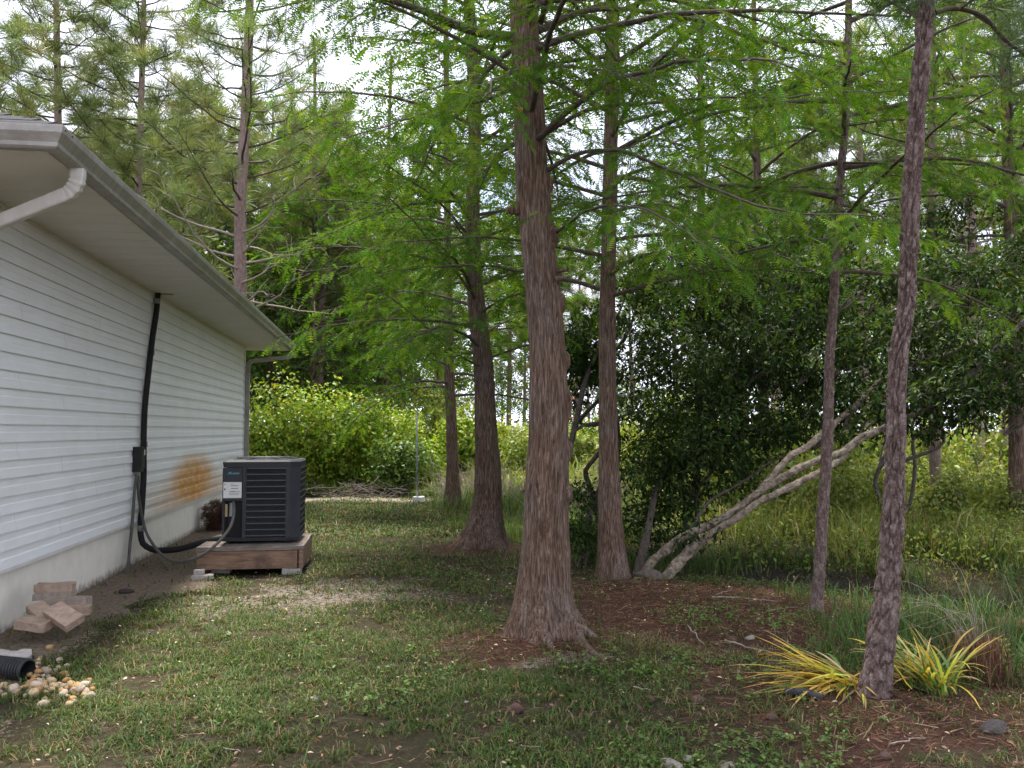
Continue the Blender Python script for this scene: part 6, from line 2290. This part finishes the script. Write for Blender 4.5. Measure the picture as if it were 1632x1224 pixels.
# dry brown grass clump with pale arching stems
c3 = G(1562, 1085)
c3[2] = float(H(c3[0], c3[1]))
dg = thing('dry_grass_clump', c3, 'rust brown dry grass clump beside the upright lilies', 'plant')
r3 = np.random.default_rng(31)
n = 700
x = c3[0] + r3.normal(0, 0.07, n)
y = c3[1] + r3.normal(0, 0.07, n)
V, F = blades(r3, x, y, r3.uniform(0.15, 0.36, n), np.full(n, 0.0045), 0.35)
mk('dead_blades', V, F, M['straw'], dg, c3, colors(n, (0.22, 0.12, 0.075), 0.4, 5, r3, (0.12, 0.07, 0.05), 0.4))
ts = TubeSet()
for k in range(15):
    az = r3.normal(math.pi * 0.7, 1.1)
    V0 = np.array([c3 + np.array([math.cos(az) * 0.02, math.sin(az) * 0.02, 0.05]), c3 + np.array([math.cos(az) * 0.12, math.sin(az) * 0.12, 0.38]), c3 + np.array([math.cos(az) * 0.30, math.sin(az) * 0.3, 0.5 + r3.uniform(-.1, .1)]), c3 + np.array([math.cos(az) * 0.55, math.sin(az) * 0.5, 0.42 + r3.uniform(-.15, .15)])])
    V0[1:, :2] += r3.normal(0, 0.03, 2)
    V0[2:, 2] += r3.uniform(-0.2, 0.12)
    V0[1:] = c3 + (V0[1:] - c3) * r3.uniform(0.75, 1.15)
    ts.add(V0, [0.0018, 0.0016, 0.0012, 0.0008], 4, 12)
v, f = ts.get()
mk('pale_stems', v, f, M['dead_twig'], dg, c3, smooth_=True)
# fern
c4 = G(1612, 1078)
c4[2] = float(H(c4[0], c4[1]))
fe = thing('fern', c4, 'small yellow green fern beside the rust brown clump', 'plant')
r4 = np.random.default_rng(32)
for k in range(5):
    az = [2.2, 1.5, 0.6, 2.9, 3.6][k]
    d = unit(np.array([math.cos(az), math.sin(az) * 0.5, 1.1]))
    V, F = scatter(FR_V, FR_F, np.array([[0, 0, 0.0]]), basis(d[None], np.array([[0.1, -1.0, 0.4]])), np.array([[0.24, 0.22, 0.22]]))
    mk('frond', V, F, M['strap_leaf'], fe, None, np.tile([(0.42, 0.42, 0.10), (0.3, 0.36, 0.08), (0.12, 0.2, 0.05)][k % 3], (len(V), 1)))
# charred stick
q0, q1 = G(1252, 1112), G(1312, 1122)
mb = MB()
cc_ = (q0 + q1) / 2
mb.tube([q0 - cc_ + [0, 0, 0.018], (q1 - q0) * 0.1 + [0, 0, 0.026], q1 - cc_ + [0, 0, 0.016]], np.array([0.019, 0.026, 0.017]), 10, sub=14)
M['char'] = plain('charred_wood', (0.018, 0.018, 0.02), (0.05, 0.05, 0.055), 0.8, 30, bmp=0.5)
cc_[2] = float(H(cc_[0], cc_[1]))
tag(mb.build('charred_log', M['char'], None, True, cc_), 'short charred black log lying under the yellow lily leaves', 'log')
# dead shrub behind the unit
q = W(345, 836, 0.24)
hs = from_house((q[0], q[1], 0.0))
r5 = np.random.default_rng(33)
ds = thing('dead_shrub', hs, 'rust brown dried shrub ball against the foundation behind the unit', 'shrub')
pos = unit(r5.normal(size=(500, 3))) * (r5.random((500, 1)) ** 0.33) * np.array([0.22, 0.26, 0.24]) + np.array([0, 0, 0.22])
pos[:, 2] = np.maximum(pos[:, 2], 0.01)
d = unit(pos - np.array([0, 0, 0.15]) + r5.normal(0, 0.1, pos.shape))
V, F = scatter(TF_V[:60], TF_F[:36], pos, basis(d, r5.normal(size=d.shape)), np.full(500, 0.085))
mk('dead_foliage', V, F, M['straw'], ds, None, colors(500, (0.085, 0.040, 0.030), 0.4, 60, r5))
ts = TubeSet()
for k in range(24):
    ts.add(np.array([[0, 0, 0], pos[k] * 0.6, pos[k]]), [0.006, 0.004, 0.002], 4)
v, f = ts.get()
mk('stems', v, f, M['dark_bark'], ds)
# fallen sticks
for i, (x0, y0, x1, y1, r0, lab) in enumerate([(1135, 954, 1185, 953, .008, 'pale straight stick lying on the needle litter'), (1185, 953, 1240, 957, .005, 'thin grey stick continuing from the pale straight one'), (1142, 948, 1165, 936, .005, 'bent grey stick behind the pale straight one'),
                                               (1098, 1000, 1120, 1028, .006, 'short grey stick lying slantwise in the weeds'), (1158, 1024, 1216, 1040, .006, 'long grey stick on the edge of the litter'), (1220, 976, 1270, 968, .005, 'thin grey stick near the slim cypress'),
                                               (820, 1021, 790, 1008, .004, 'thin reddish twig at the foot of the big cypress'), (1010, 1100, 1040, 1106, .004, 'small reddish twig among the clay lumps'), (1420, 1190, 1470, 1180, .004, 'brown twig on the soil under the near pine'),
                                               (345, 1196, 385, 1203, .004, 'pale straw stalk lying on the near lawn'), (825, 1190, 860, 1192, .004, 'pale twig lying in the lawn below the big cypress')]):
    p0, p1 = G(x0, y0), G(x1, y1)
    m0 = (p0 + p1) / 2
    q = np.linspace(0, 1, 8)[:, None]
    rr_ = np.random.default_rng(i + 600)
    pts = p0 * (1 - q) + p1 * q + rr_.normal(0, 0.008, (8, 3))
    pts[:, 2] = H(pts[:, 0], pts[:, 1]) + r0 + 0.012
    m0[2] = pts[4][2]
    mb = MB().tube(pts - m0, np.linspace(r0, r0 * 0.5, 8), 6)
    tag(mb.build('stick', M['dead_twig'], None, True, m0), lab, 'stick', 'fallen sticks')

tot = sum(len(o.data.polygons) for o in bpy.data.objects if o.type == 'MESH')
print('objects', len(bpy.data.objects), 'faces', tot, 'fronds', n1_)
